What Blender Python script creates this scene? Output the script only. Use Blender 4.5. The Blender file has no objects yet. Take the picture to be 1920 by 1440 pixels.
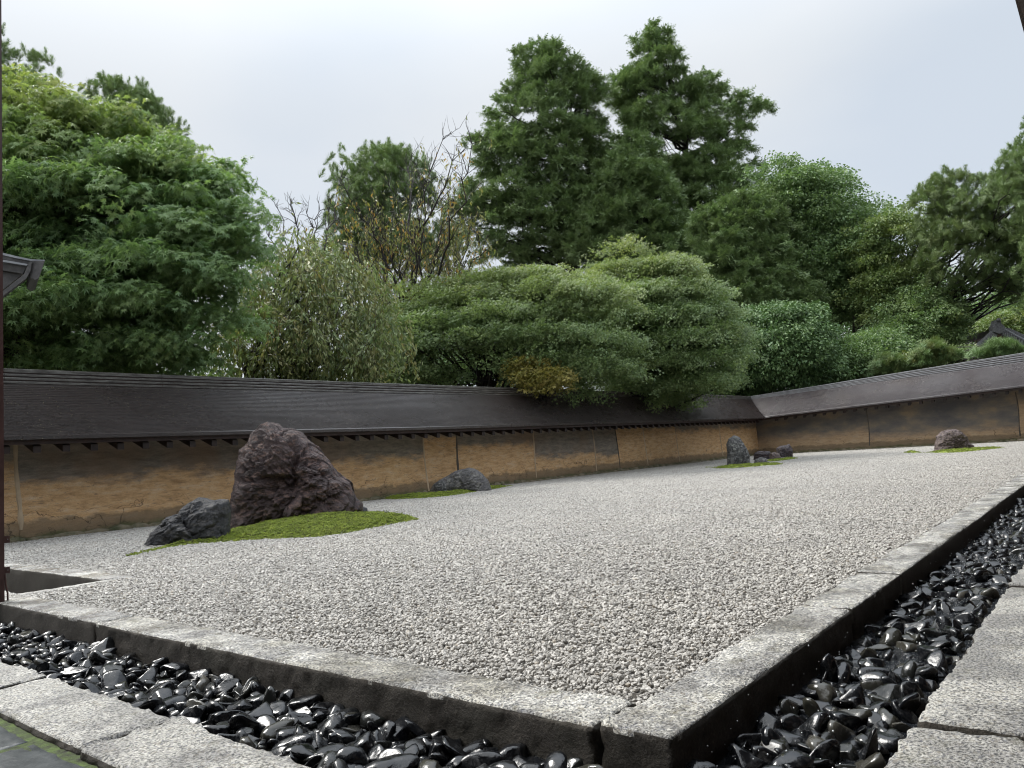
import bpy, math, random
import numpy as np
from mathutils import Matrix, Vector

random.seed(7)
rng = np.random.default_rng(7)
S = bpy.context.scene
COL = S.collection

# ------------------------------------------------------------------ camera
F = 1413.0                     # focal length in pixels of the 1920 px wide photograph
def _basis():
    a = np.array([2110 - 960, -(773 - 720), -F]); b = np.array([-790 - 960, -(971 - 720), -F])
    a = a / np.linalg.norm(a); b = b - a * (a @ b); b = b / np.linalg.norm(b)
    return np.array([a, b, np.cross(a, b)])
R = _basis()
CAMZ = 0.6
cam = bpy.data.cameras.new('camera'); camo = bpy.data.objects.new('camera', cam); COL.objects.link(camo)
cam.sensor_width = 36; cam.lens = F / 1920 * 36; cam.clip_start = 0.02; cam.clip_end = 800
m = Matrix.Identity(4)
for i in range(3):
    for j in range(3): m[i][j] = R[i][j]
m[2][3] = CAMZ
camo.matrix_world = m
S.camera = camo
S.view_settings.view_transform = 'Standard'; S.view_settings.look = 'None'
S.view_settings.exposure = 1.60; S.view_settings.gamma = 1.0
S.view_settings.use_curve_mapping = False
S.cycles.use_denoising = True
S.cycles.filter_width = 1.1
S.cycles.diffuse_bounces = 7
S.cycles.sample_clamp_indirect = 4.0

# ------------------------------------------------------------------ world and sun
HAZE = 0.0
SUN_EL, SUN_AZ = math.radians(52), math.radians(97)       # azimuth measured from +X towards +Y
W = bpy.data.worlds.new('World'); S.world = W; W.use_nodes = True
nt = W.node_tree; nt.nodes.clear()
def N(nt, t, **k):
    n = nt.nodes.new(t)
    for a, v in k.items(): setattr(n, a, v)
    return n
out = N(nt, 'ShaderNodeOutputWorld'); mixs = N(nt, 'ShaderNodeMixShader'); mixs.inputs[0].default_value = 0.95
sky = N(nt, 'ShaderNodeTexSky', sky_type='NISHITA', sun_disc=False, sun_elevation=SUN_EL, sun_rotation=math.radians(90) - SUN_AZ)
b1 = N(nt, 'ShaderNodeBackground'); b1.inputs[1].default_value = 0.05
b2 = N(nt, 'ShaderNodeBackground'); b2.inputs[1].default_value = 1.0
tc = N(nt, 'ShaderNodeTexCoord')
nz = N(nt, 'ShaderNodeTexNoise'); nz.inputs['Scale'].default_value = 1.6; nz.inputs['Detail'].default_value = 4; nz.inputs['Roughness'].default_value = 0.45
mp = N(nt, 'ShaderNodeMapping'); mp.inputs['Scale'].default_value = (1, 1, 2.2); mp.inputs['Location'].default_value = (0.35, 0.1, 0.4)
cr = N(nt, 'ShaderNodeValToRGB')
cr.color_ramp.elements[0].position = 0.33; cr.color_ramp.elements[0].color = (0.220, 0.243, 0.272, 1)
cr.color_ramp.elements[1].position = 0.60; cr.color_ramp.elements[1].color = (0.264, 0.276, 0.288, 1)
sep = N(nt, 'ShaderNodeSeparateXYZ')
L = nt.links.new
mr = N(nt, 'ShaderNodeMapRange'); mr.interpolation_type = 'SMOOTHSTEP'
for i, v in ((1, 0.40), (2, 1.0), (3, 1.0), (4, 3.5)): mr.inputs[i].default_value = v
vm = N(nt, 'ShaderNodeVectorMath', operation='SCALE')
L = nt.links.new
L(tc.outputs['Generated'], mp.inputs[0]); L(mp.outputs[0], nz.inputs['Vector']); 
dt = N(nt, 'ShaderNodeVectorMath', operation='DOT_PRODUCT'); dt.inputs[1].default_value = tuple(-R[:, 0] * 0.42); L(tc.outputs['Generated'], dt.inputs[0])
ad = N(nt, 'ShaderNodeMath', operation='MULTIPLY_ADD'); ad.inputs[1].default_value = 1.05; L(nz.outputs[0], ad.inputs[0]); L(dt.outputs['Value'], ad.inputs[2])
a2 = N(nt, 'ShaderNodeMath', operation='ADD'); a2.inputs[1].default_value = 0.05; L(ad.outputs[0], a2.inputs[0]); L(a2.outputs[0], cr.inputs[0])
L(tc.outputs['Generated'], sep.inputs[0]); L(sep.outputs[2], mr.inputs[0])
L(cr.outputs[0], vm.inputs[0]); L(mr.outputs[0], vm.inputs['Scale']); L(vm.outputs[0], b2.inputs[0])
L(sky.outputs[0], b1.inputs[0]); L(b1.outputs[0], mixs.inputs[1]); L(b2.outputs[0], mixs.inputs[2]); L(mixs.outputs[0], out.inputs[0])
sl = bpy.data.lights.new('sun', 'SUN'); sl.energy = 1.5; sl.angle = math.radians(25); sl.color = (1, 0.97, 0.92)
so = bpy.data.objects.new('sun', sl); COL.objects.link(so)
sd = Vector((math.cos(SUN_EL) * math.cos(SUN_AZ), math.cos(SUN_EL) * math.sin(SUN_AZ), math.sin(SUN_EL)))
so.rotation_euler = sd.to_track_quat('Z', 'Y').to_euler()

# ------------------------------------------------------------------ helpers
def P(px, py, d):
    """world point seen at pixel px,py at depth d along the view axis"""
    v = R @ np.array([(px - 960) / F * d, -(py - 720) / F * d, -d])
    return v + np.array([0, 0, CAMZ])
def G(px, py, z=0.0):
    w = R @ np.array([px - 960, -(py - 720), -F]); t = (CAMZ - z) / -w[2]
    p = w * t; return np.array([p[0], p[1], z])
FWD = -R[:, 2]; FWH = np.array([FWD[0], FWD[1], 0]); FWH /= np.linalg.norm(FWH)
RGT = np.array([FWH[1], -FWH[0], 0.0])

def _h(i, j, k, s):
    h = (i * 374761393 + j * 668265263 + k * 2147483647 + s * 974634777) & 0xFFFFFFFF
    h = ((h ^ (h >> 13)) * 1274126177) & 0xFFFFFFFF
    return ((h ^ (h >> 16)) & 0xFFFFFF) / 0xFFFFFF * 2 - 1
def vnoise(p, s=0):
    p = np.asarray(p, float); i = np.floor(p).astype(np.int64); f = p - i; u = f * f * f * (f * (f * 6 - 15) + 10)
    r = 0
    for a in (0, 1):
        for b in (0, 1):
            for c in (0, 1):
                w = (u[:, 0] if a else 1 - u[:, 0]) * (u[:, 1] if b else 1 - u[:, 1]) * (u[:, 2] if c else 1 - u[:, 2])
                r = r + w * _h(i[:, 0] + a, i[:, 1] + b, i[:, 2] + c, s)
    return r
def fbm(p, oct=4, s=0, g=0.5):
    p = np.asarray(p, float); r = 0; a = 1
    for o in range(oct):
        r = r + a * vnoise(p * 2 ** o + 17.3 * o, s + o); a *= g
    return r
def worley(p, s=0):
    """F1 and F2 distances and a hash of the nearest cell"""
    p = np.asarray(p, float); i = np.floor(p).astype(np.int64)
    f1 = np.full(len(p), 9.0); f2 = np.full(len(p), 9.0); hid = np.zeros(len(p)); tl = np.zeros(len(p))
    for a in (-1, 0, 1):
        for b in (-1, 0, 1):
            for c in (-1, 0, 1):
                ci = i + np.array([a, b, c])
                o = np.stack([_h(ci[:, 0], ci[:, 1], ci[:, 2], s + q) * 0.5 + 0.5 for q in (1, 2, 3)], 1)
                d = np.linalg.norm(ci + o - p, axis=1)
                n = d < f1
                f2 = np.where(n, f1, np.minimum(f2, d)); hid = np.where(n, _h(ci[:, 0], ci[:, 1], ci[:, 2], s + 9), hid)
                rv = np.stack([_h(ci[:, 0], ci[:, 1], ci[:, 2], s + q) for q in (11, 12, 13)], 1); tl = np.where(n, ((p - ci - o) * rv).sum(1), tl)
                f1 = np.where(n, d, f1)
    return f1, f2, hid, tl

def mesh(name, v, f, mats=(), smooth=False, mi=None):
    """f: array (n,3) or (n,4) or list of such arrays"""
    me = bpy.data.meshes.new(name)
    v = np.asarray(v, np.float32)
    fs = f if isinstance(f, list) else [f]
    fs = [np.asarray(a, np.int32) for a in fs if len(a)]
    tot = np.concatenate([np.full(len(a), a.shape[1], np.int32) for a in fs]) if fs else np.zeros(0, np.int32)
    idx = np.concatenate([a.ravel() for a in fs]) if fs else np.zeros(0, np.int32)
    me.vertices.add(len(v)); me.vertices.foreach_set('co', v.ravel())
    if len(idx):
        me.loops.add(len(idx)); me.loops.foreach_set('vertex_index', idx)
        me.polygons.add(len(tot)); st = np.concatenate([[0], np.cumsum(tot)[:-1]]).astype(np.int32)
        me.polygons.foreach_set('loop_start', st); me.polygons.foreach_set('loop_total', tot)
        me.polygons.foreach_set('use_smooth', np.full(len(tot), smooth))
        if mi is not None: me.polygons.foreach_set('material_index', np.asarray(mi, np.int32))
    for mt in mats: me.materials.append(mt)
    me.update(); me.validate(); return me
def link(name, me, parent=None, loc=None, rot=None, scale=None, **props):
    o = bpy.data.objects.new(name, me); COL.objects.link(o)
    if parent is not None: o.parent = parent
    if loc is not None: o.location = loc
    if rot is not None: o.rotation_euler = rot
    if scale is not None: o.scale = scale
    for k, x in props.items(): o[k] = x
    return o
def empty(name, loc=(0, 0, 0), **props):
    o = link(name, None, loc=loc, **props); o.empty_display_size = 0.2; return o

class MB:
    """collects pieces of geometry into one mesh"""
    def __init__(s): s.v = []; s.f = {3: [], 4: []}; s.m = {3: [], 4: []}; s.n = 0
    def add(s, v, f, m=0):
        v = np.asarray(v, float); s.v.append(v)
        if isinstance(f, list) and not isinstance(f[0], np.ndarray): f = np.array(f)
        for a in (f if isinstance(f, list) else [f]):
            a = np.asarray(a)
            if len(a): s.f[a.shape[1]].append(a + s.n); s.m[a.shape[1]].append(np.full(len(a), m))
        s.n += len(v)
    def me(s, name, mats=(), smooth=False, off=None):
        v = np.concatenate(s.v)
        if off is not None: v = v - np.asarray(off)
        fs = [np.concatenate(s.f[k]) for k in (3, 4) if s.f[k]]
        mi = np.concatenate([np.concatenate(s.m[k]) for k in (3, 4) if s.m[k]])
        return mesh(name, v, fs, mats, smooth, mi)

BOXF = np.array([[0, 3, 2, 1], [4, 5, 6, 7], [0, 1, 5, 4], [1, 2, 6, 5], [2, 3, 7, 6], [3, 0, 4, 7]])
def box(x0, x1, y0, y1, z0, z1):
    return np.array([[x0, y0, z0], [x1, y0, z0], [x1, y1, z0], [x0, y1, z0], [x0, y0, z1], [x1, y0, z1], [x1, y1, z1], [x0, y1, z1]], float), BOXF
def rbox(x0, x1, y0, y1, z0, z1, cell=0.02, r=0.012, amp=0.004, seed=0, bottom=False, topamp=None, xs=None, ys=None):
    """box with rounded, worn edges as a fine grid; returns v, f, side flag per face"""
    lo = np.array([x0, y0, z0]); hi = np.array([x1, y1, z1]); V = []; Fc = []; side = []; n = 0
    def axis(a, b, c):
        k = max(2, int(math.ceil((b - a) / c))); t = np.linspace(0, 1, k + 1)
        t = np.sort(np.unique(np.concatenate([t, [r * .3 / (b - a), r / (b - a), 1 - r / (b - a), 1 - r * .3 / (b - a)]])))
        return a + t * (b - a)
    ax = [xs if xs is not None else axis(x0, x1, cell), ys if ys is not None else axis(y0, y1, cell), axis(z0, z1, cell)]
    for d in range(3):
        o = [q for q in range(3) if q != d]
        for sgn in (0, 1):
            if d == 2 and sgn == 0 and not bottom: continue
            A, B = np.meshgrid(ax[o[0]], ax[o[1]], indexing='ij'); g = np.zeros(A.shape + (3,))
            g[..., o[0]] = A; g[..., o[1]] = B; g[..., d] = hi[d] if sgn else lo[d]
            na, nb = A.shape; I = np.arange(na * nb).reshape(na, nb)
            q = np.stack([I[:-1, :-1], I[1:, :-1], I[1:, 1:], I[:-1, 1:]], -1).reshape(-1, 4)
            if (sgn == 1) == (d == 1): q = q[:, ::-1]
            V.append(g.reshape(-1, 3)); Fc.append(q + n); n += na * nb; side.append(np.full(len(q), 0 if d == 2 else 1))
    v = np.concatenate(V); q = np.clip(v, lo + r, hi - r); dd = v - q
    if not bottom: dd[v[:, 2] <= z0 + r, 2] = 0
    l = np.linalg.norm(dd, axis=1); nrm = dd / np.maximum(l, 1e-9)[:, None]
    w = q + nrm * r
    edge = (np.sum(np.abs(dd) > r * .5, axis=1) >= 2)
    a = np.where(edge, amp * 1.8, amp); 
    ta = amp if topamp is None else topamp
    a = np.where((nrm[:, 2] > .9), ta, a)
    w = w + nrm * (fbm(w * 28 + seed * 3.1, 4, seed, .6) * a + fbm(w * 5 + seed, 2, seed + 5) * a * 1.3)[:, None]
    if not bottom: w[v[:, 2] <= z0 + 1e-6, 2] = z0
    return w, np.concatenate(Fc), np.concatenate(side)

def tube(pts, rad, sides=6):
    pts = np.asarray(pts, float); rad = np.asarray(rad, float); n = len(pts)
    t = np.gradient(pts, axis=0); t /= np.maximum(np.linalg.norm(t, axis=1), 1e-9)[:, None]
    ref = np.array([0.31, 0.17, 0.93]); ref2 = np.array([1.0, 0, 0])
    a = np.cross(t, np.where((np.abs(t @ ref) > .95)[:, None], ref2, ref)); a /= np.maximum(np.linalg.norm(a, axis=1), 1e-9)[:, None]
    b = np.cross(t, a); th = np.arange(sides) * 2 * math.pi / sides
    v = pts[:, None] + rad[:, None, None] * (np.cos(th)[None, :, None] * a[:, None] + np.sin(th)[None, :, None] * b[:, None])
    I = np.arange(n * sides).reshape(n, sides); J = np.roll(I, -1, 1)
    f = np.stack([I[:-1], J[:-1], J[1:], I[1:]], -1).reshape(-1, 4)
    return v.reshape(-1, 3), f
def bez(p0, p1, p2, n=8, jit=0.0):
    t = np.linspace(0, 1, n)[:, None]
    p = (1 - t) ** 2 * p0 + 2 * t * (1 - t) * p1 + t * t * p2
    if jit: p[1:-1] += rng.normal(0, jit, (n - 2, 3))
    return p
def ico(sub):
    import bmesh
    bm = bmesh.new(); bmesh.ops.create_icosphere(bm, subdivisions=sub, radius=1)
    v = np.array([x.co[:] for x in bm.verts]); f = np.array([[q.index for q in x.verts] for x in bm.faces]); bm.free(); return v, f

# ------------------------------------------------------------------ materials
def mat(name):
    m = bpy.data.materials.new(name); m.use_nodes = True; t = m.node_tree; t.nodes.clear()
    o = N(t, 'ShaderNodeOutputMaterial'); b = N(t, 'ShaderNodeBsdfPrincipled'); t.links.new(b.outputs[0], o.inputs[0])
    return m, t, b, o
def tnoise(t, scale, detail=4, rough=.55, vec=None, sc=None, dist=0):
    n = N(t, 'ShaderNodeTexNoise'); n.inputs['Scale'].default_value = scale; n.inputs['Detail'].default_value = detail; n.inputs['Roughness'].default_value = rough
    n.inputs['Distortion'].default_value = dist
    if vec is not None:
        if sc is not None:
            mm = N(t, 'ShaderNodeMapping'); mm.inputs['Scale'].default_value = sc; t.links.new(vec, mm.inputs[0]); vec = mm.outputs[0]
        t.links.new(vec, n.inputs['Vector'])
    return n.outputs[0]
def ramp(t, fac, stops, interp='LINEAR'):
    r = N(t, 'ShaderNodeValToRGB'); e = r.color_ramp; e.interpolation = interp
    while len(e.elements) < len(stops): e.elements.new(0.5)
    for i, (p, c) in enumerate(stops):
        e.elements[i].position = p; e.elements[i].color = (c, c, c, 1) if isinstance(c, (int, float)) else tuple(c) + (1,)
    t.links.new(fac, r.inputs[0]); return r.outputs[0]
def mixc(t, fac, a, b, mode='MIX'):
    x = N(t, 'ShaderNodeMix', data_type='RGBA', blend_type=mode)
    for s, q in ((0, fac), (6, a), (7, b)):
        if hasattr(q, 'links') or hasattr(q, 'is_linked'): t.links.new(q, x.inputs[s])
        elif s == 0: x.inputs[s].default_value = q
        else: x.inputs[s].default_value = tuple(q) + (1,)
    return x.outputs[2]
def mth(t, op, a, b=0.0, c=None, clamp=False):
    x = N(t, 'ShaderNodeMath', operation=op); x.use_clamp = clamp
    for s, q in enumerate((a, b) if c is None else (a, b, c)):
        if hasattr(q, 'is_linked'): t.links.new(q, x.inputs[s])
        else: x.inputs[s].default_value = q
    return x.outputs[0]
def bump(t, b, h, strength=.4, dist=.01, prev=None):
    x = N(t, 'ShaderNodeBump'); x.inputs['Strength'].default_value = strength; x.inputs['Distance'].default_value = dist
    t.links.new(h, x.inputs['Height'])
    if prev is not None: t.links.new(prev, x.inputs['Normal'])
    t.links.new(x.outputs[0], b.inputs['Normal']); return x.outputs[0]
def pos(t): return N(t, 'ShaderNodeNewGeometry').outputs['Position']
def objc(t): return N(t, 'ShaderNodeTexCoord').outputs['Object']
def setl(t, sock, val):
    if hasattr(val, 'is_linked'): t.links.new(val, sock)
    else: sock.default_value = val

def granite(name, dark=1.0, wet=.35, speck=150, side=False):
    m, t, b, o = mat(name); p = pos(t)
    n1 = tnoise(t, speck, 3, .7, p); n2 = tnoise(t, speck * .45, 2, .6, p); big = tnoise(t, 3.5, 5, .6, p)
    c = ramp(t, n1, [(.37, (.05, .053, .058)), (.44, (.22, .215, .20)), (.51, (.50, .485, .45)), (.60, (.72, .70, .66))])
    c = mixc(t, ramp(t, n2, [(.58, 0), (.66, .55)]), c, (.33, .29, .23))
    c = mixc(t, ramp(t, tnoise(t, speck * .7, 2, .6, p), [(.56, 0), (.64, .5)]), c, (.20, .21, .26))
    c = mixc(t, ramp(t, big, [(.46, 0), (.56, .75)]), c, mixc(t, 1.0, c, (.48, .48, .50), 'MULTIPLY'))
    c = mixc(t, ramp(t, tnoise(t, 9, 6, .7, p), [(.56, 0), (.68, .55)]), c, (.14, .13, .075))
    if wet > .2:
        c = mixc(t, ramp(t, tnoise(t, 42, 4, .7, p, (1, 1, 1)), [(.47, 0), (.55, .6)]), c, mixc(t, 1.0, c, (.38, .38, .40), 'MULTIPLY'))
        c = mixc(t, ramp(t, tnoise(t, 2.4, 3, .6, p), [(.5, 0), (.62, .5)]), c, mixc(t, 1.0, c, (.55, .52, .42), 'MULTIPLY'))
    if dark != 1.0: c = mixc(t, 1.0, c, (dark, dark, dark * .98), 'MULTIPLY')
    t.links.new(c, b.inputs['Base Color'])
    wetm = ramp(t, tnoise(t, 6, 4, .6, p), [(.42, .48), (.54, .48 - wet)])
    t.links.new(wetm, b.inputs['Roughness'])
    bump(t, b, tnoise(t, 75, 5, .75, p), .9, .012)
    return m
M_GRAN = granite('kerb_granite', 1.28, .36)
M_SLAB = granite('slab_granite', .95, .08)
def side_mat():  # kerb and slab side faces: dark stain, with shade painted into the colour
    m, t, b, o = mat('side_stain_and_shade'); p = pos(t)
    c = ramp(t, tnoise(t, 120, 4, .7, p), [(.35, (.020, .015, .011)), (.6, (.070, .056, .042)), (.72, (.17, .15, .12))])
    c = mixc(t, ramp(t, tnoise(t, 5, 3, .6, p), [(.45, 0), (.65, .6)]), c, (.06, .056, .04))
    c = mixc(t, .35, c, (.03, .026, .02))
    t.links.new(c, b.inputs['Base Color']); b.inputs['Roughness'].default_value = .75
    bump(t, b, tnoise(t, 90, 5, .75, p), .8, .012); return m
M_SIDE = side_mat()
def gravel_mat(name, flat=False):
    m, t, b, o = mat(name); p = pos(t)
    if flat:
        c = ramp(t, tnoise(t, 180, 3, .6, p), [(.35, (.08, .076, .07)), (.65, (.22, .21, .195))])
    else:
        g = N(t, 'ShaderNodeNewGeometry')
        c = ramp(t, g.outputs['Random Per Island'], [(0, (.17, .162, .148)), (.18, (.31, .293, .265)), (.5, (.46, .438, .40)), (.94, (.58, .556, .515)), (.97, (.36, .31, .24)), (1, (.18, .17, .16))])
        c = mixc(t, ramp(t, tnoise(t, 300, 2, .6, p), [(.35, .5), (.6, 0)]), c, (.19, .18, .165))
        c = mixc(t, ramp(t, tnoise(t, .9, 4, .6, p), [(.35, .22), (.6, 0)]), c, (.24, .235, .225))
    t.links.new(c, b.inputs['Base Color']); b.inputs['Roughness'].default_value = .55
    return m
M_GRAV = gravel_mat('white_gravel'); M_GRAVB = gravel_mat('gravel_base', True)
def pebble_mat():
    m, t, b, o = mat('wet_black_pebble'); p = pos(t); oc = objc(t)
    r = N(t, 'ShaderNodeObjectInfo').outputs['Random']; gi = N(t, 'ShaderNodeNewGeometry').outputs['Random Per Island']
    rr = mth(t, 'FRACT', mth(t, 'ADD', r, gi))
    c = ramp(t, rr, [(0, (.003, .0033, .004)), (.7, (.008, .009, .011)), (.86, (.016, .017, .015)), (.95, (.032, .031, .024)), (1, (.07, .066, .056))])
    c = mixc(t, ramp(t, tnoise(t, 60, 4, .6, p), [(.5, 0), (.7, .35)]), c, (.06, .06, .062))
    t.links.new(c, b.inputs['Base Color'])
    t.links.new(ramp(t, tnoise(t, 30, 3, .6, p), [(.38, .09), (.7, .34)]), b.inputs['Roughness'])
    b.inputs['Specular IOR Level'].default_value = .5
    bump(t, b, tnoise(t, 38, 4, .6, p), .32, .006); return m
M_PEB = pebble_mat()
def water_mat():
    m, t, b, o = mat('shallow_water'); p = pos(t)
    b.inputs['Base Color'].default_value = (.02, .024, .03, 1); b.inputs['Roughness'].default_value = .02; b.inputs['Specular IOR Level'].default_value = 1.0
    b.inputs['IOR'].default_value = 1.33; b.inputs['Alpha'].default_value = .75
    bump(t, b, tnoise(t, 32, 5, .7, p, dist=1.8), 1.0, .02); return m
M_WATER = water_mat()
def simple(name, col, rough=.6, nsc=None, col2=None, bs=0, bd=.01, bsc=None, metal=0, stretch=None, coat=0):
    m, t, b, o = mat(name); p = pos(t)
    if col2 is not None:
        c = ramp(t, tnoise(t, nsc or 8, 5, .6, p, stretch), [(.35, col), (.65, col2)]); t.links.new(c, b.inputs['Base Color'])
    else: b.inputs['Base Color'].default_value = tuple(col) + (1,)
    b.inputs['Roughness'].default_value = rough; b.inputs['Metallic'].default_value = metal; b.inputs['Coat Weight'].default_value = coat
    if bs: bump(t, b, tnoise(t, bsc or 40, 5, .6, p, stretch), bs, bd)
    return m
M_SLATE = simple('wet_slate', (.028, .033, .036), .35, 14, (.075, .082, .085), .5, .01, 18)
M_EARTH = simple('earth', (.02, .02, .014), .9, 2, (.05, .05, .03))
M_POST = simple('brown_metal', (.045, .022, .020), .35, 10, (.075, .038, .034))
M_DARKW = simple('dark_wood', (.018, .010, .008), .45, 12, (.05, .026, .02), .3, .004, 60)
M_RAFT = simple('rafter_wood', (.012, .008, .007), .5, 10, (.035, .020, .016))
M_METAL = simple('grey_sheet_metal', (.20, .21, .23), .3, 8, (.33, .34, .36), metal=.6)
M_METALD = simple('dark_sheet_metal', (.06, .058, .06), .45, 16, (.12, .115, .115), .2, .003, 80, metal=.2)

def roof_mat(name, brown):
    m, t, b, o = mat(name); p = pos(t)
    along = (1, 1, 30)
    n1 = tnoise(t, 7, 6, .65, p, (1.5, 1.5, 14)); n2 = tnoise(t, 60, 3, .6, p)
    c = ramp(t, n1, [(.3, (.014, .0085, .007) if not brown else (.018, .012, .0135)), (.55, (.028, .017, .0135) if not brown else (.032, .022, .0245)), (.75, (.062, .042, .034) if not brown else (.062, .047, .052))])
    c = mixc(t, ramp(t, tnoise(t, 1.1, 4, .6, p), [(.52, 0), (.7, .55)]), c, (.050, .036, .031))
    sp = N(t, 'ShaderNodeTexVoronoi'); sp.inputs['Scale'].default_value = 26; t.links.new(p, sp.inputs['Vector'])
    dots = mth(t, 'MULTIPLY', ramp(t, sp.outputs['Distance'], [(.09, 1), (.15, 0)]), ramp(t, tnoise(t, 1.3, 4, .65, p), [(.46, 0), (.60, 1)]))
    c = mixc(t, dots, c, (.30, .26, .15))
    t.links.new(c, b.inputs['Base Color'])
    t.links.new(ramp(t, tnoise(t, .55, 8, .75, p, (1, 1, 2.0)), [(.42, .20), (.58, .50)]), b.inputs['Roughness'])
    b.inputs['Specular IOR Level'].default_value = .55
    sxx = N(t, 'ShaderNodeSeparateXYZ'); t.links.new(p, sxx.inputs[0])
    if brown: wz_ = ramp(t, tnoise(t, .8, 5, .6, p), [(.35, .1), (.6, .7)])
    else:
        e1 = mth(t, 'ADD', sxx.outputs[0], mth(t, 'MULTIPLY', tnoise(t, 1.2, 6, .7, p), 2.4))
        wz_ = ramp(t, mth(t, 'DIVIDE', e1, 26), [(.20, .05), (.30, 1), (.44, .9), (.56, .1)])
    t.links.new(wz_, b.inputs['Coat Weight']); b.inputs['Coat Roughness'].default_value = .32; b.inputs['Coat IOR'].default_value = 1.55
    n = tnoise(t, 26, 6, .75, p, (1, 1, 7)); bump(t, b, n, 1.0, .02)
    return m
M_ROOF = roof_mat('weathered_bark_roof', False); M_ROOFW = roof_mat('weathered_bark_roof_west', True)

def clay_mat(name, kind):
    m, t, b, o = mat(name); p = pos(t)
    sx = N(t, 'ShaderNodeSeparateXYZ'); t.links.new(p, sx.inputs[0]); z = sx.outputs[2]
    at = N(t, 'ShaderNodeAttribute', attribute_type='OBJECT', attribute_name='stain_edge'); edge = at.outputs['Fac']
    st = tnoise(t, 5, 7, .72, p, (.8, .8, 3.2)); st2 = tnoise(t, 14, 6, .75, p, (.7, .7, 2.6)); bl = tnoise(t, 1.2, 4, .6, p)
    och = ramp(t, st, [(.3, (.38, .225, .10)), (.5, (.64, .40, .195)), (.72, (.70, .53, .35))])
    och = mixc(t, ramp(t, st2, [(.55, 0), (.68, .75)]), och, (.12, .10, .085))
    if kind == 'south':
        gry = ramp(t, st, [(.3, (.11, .097, .080)), (.48, (.22, .19, .150)), (.7, (.36, .30, .235))])
        gry = mixc(t, ramp(t, bl, [(.45, 0), (.66, .7)]), gry, (.25, .165, .10))
    else:
        gry = ramp(t, tnoise(t, 1.6, 5, .6, p, (.7, .7, 1.4)), [(.35, (.095, .092, .096)), (.52, (.16, .142, .122)), (.7, (.29, .215, .135))])
        gry = mixc(t, ramp(t, st2, [(.5, 0), (.75, .4)]), gry, (.15, .12, .09))
        och = mixc(t, .5, och, (.22, .19, .15))
    e = mth(t, 'ADD', edge, mth(t, 'MULTIPLY', mth(t, 'SUBTRACT', tnoise(t, 2.2, 7, .72, p, (.8, .8, 2.2)), .5), .55))
    k = mth(t, 'DIVIDE', mth(t, 'SUBTRACT', z, e), .12 if kind == 'south' else .26, clamp=True)
    c = mixc(t, k, och, gry)
    # rising damp and moss along the foot
    f = mth(t, 'ADD', z, mth(t, 'MULTIPLY', mth(t, 'SUBTRACT', tnoise(t, 3.5, 6, .7, p, (1, 1, 1.5)), .5), .24))
    c = mixc(t, ramp(t, f, [(.10, .85), (.20, .7), (.24, 0)]), c, mixc(t, st2, (.05, .045, .035), (.27, .19, .11)))
    c = mixc(t, ramp(t, f, [(.04, .9), (.10, 0)]), c, (.085, .09, .035))
    # fine cracks
    vo = N(t, 'ShaderNodeTexVoronoi', feature='DISTANCE_TO_EDGE'); vo.inputs['Scale'].default_value = 1.6
    mm = N(t, 'ShaderNodeMapping'); mm.inputs['Scale'].default_value = (.8, .8, 3.0)
    dn = N(t, 'ShaderNodeTexNoise'); dn.inputs['Scale'].default_value = 5; dn.inputs['Detail'].default_value = 4; t.links.new(p, dn.inputs['Vector'])
    av = N(t, 'ShaderNodeVectorMath', operation='MULTIPLY_ADD'); t.links.new(dn.outputs['Color'], av.inputs[0]); av.inputs[1].default_value = (.35, .35, .35); t.links.new(p, av.inputs[2])
    t.links.new(av.outputs[0], mm.inputs[0]); t.links.new(mm.outputs[0], vo.inputs['Vector'])
    crk = ramp(t, vo.outputs['Distance'], [(0, 1), (.012, 0)])
    crk = mth(t, 'MULTIPLY', crk, ramp(t, z, [(.32, .8), (.42, 0)]))
    c = mixc(t, crk, c, (.05, .035, .02))
    c = mixc(t, ramp(t, tnoise(t, 90, 3, .7, p), [(.3, .25), (.6, 0)]), c, (.05, .04, .03))
    t.links.new(c, b.inputs['Base Color']); b.inputs['Roughness'].default_value = .85
    h = mth(t, 'SUBTRACT', tnoise(t, 20, 6, .7, p, (.8, .8, 1.4)), mth(t, 'MULTIPLY', crk, .6))
    bump(t, b, h, .5, .015)
    return m
M_CLAYS = clay_mat('oil_stained_clay', 'south'); M_CLAYW = clay_mat('oil_stained_clay_west', 'west')
M_POSTC = simple('pale_clay_strip', (.34, .26, .17), .85, 5, (.56, .43, .29), .4, .01, 30, stretch=(1, 1, .4))
M_POSTD = simple('dark_clay_strip', (.05, .045, .04), .85, 5, (.12, .10, .08), .4, .01, 30)
M_FOOT = simple('mossy_footing', (.06, .068, .03), .9, 5, (.24, .20, .14), .8, .03, 25)

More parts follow.
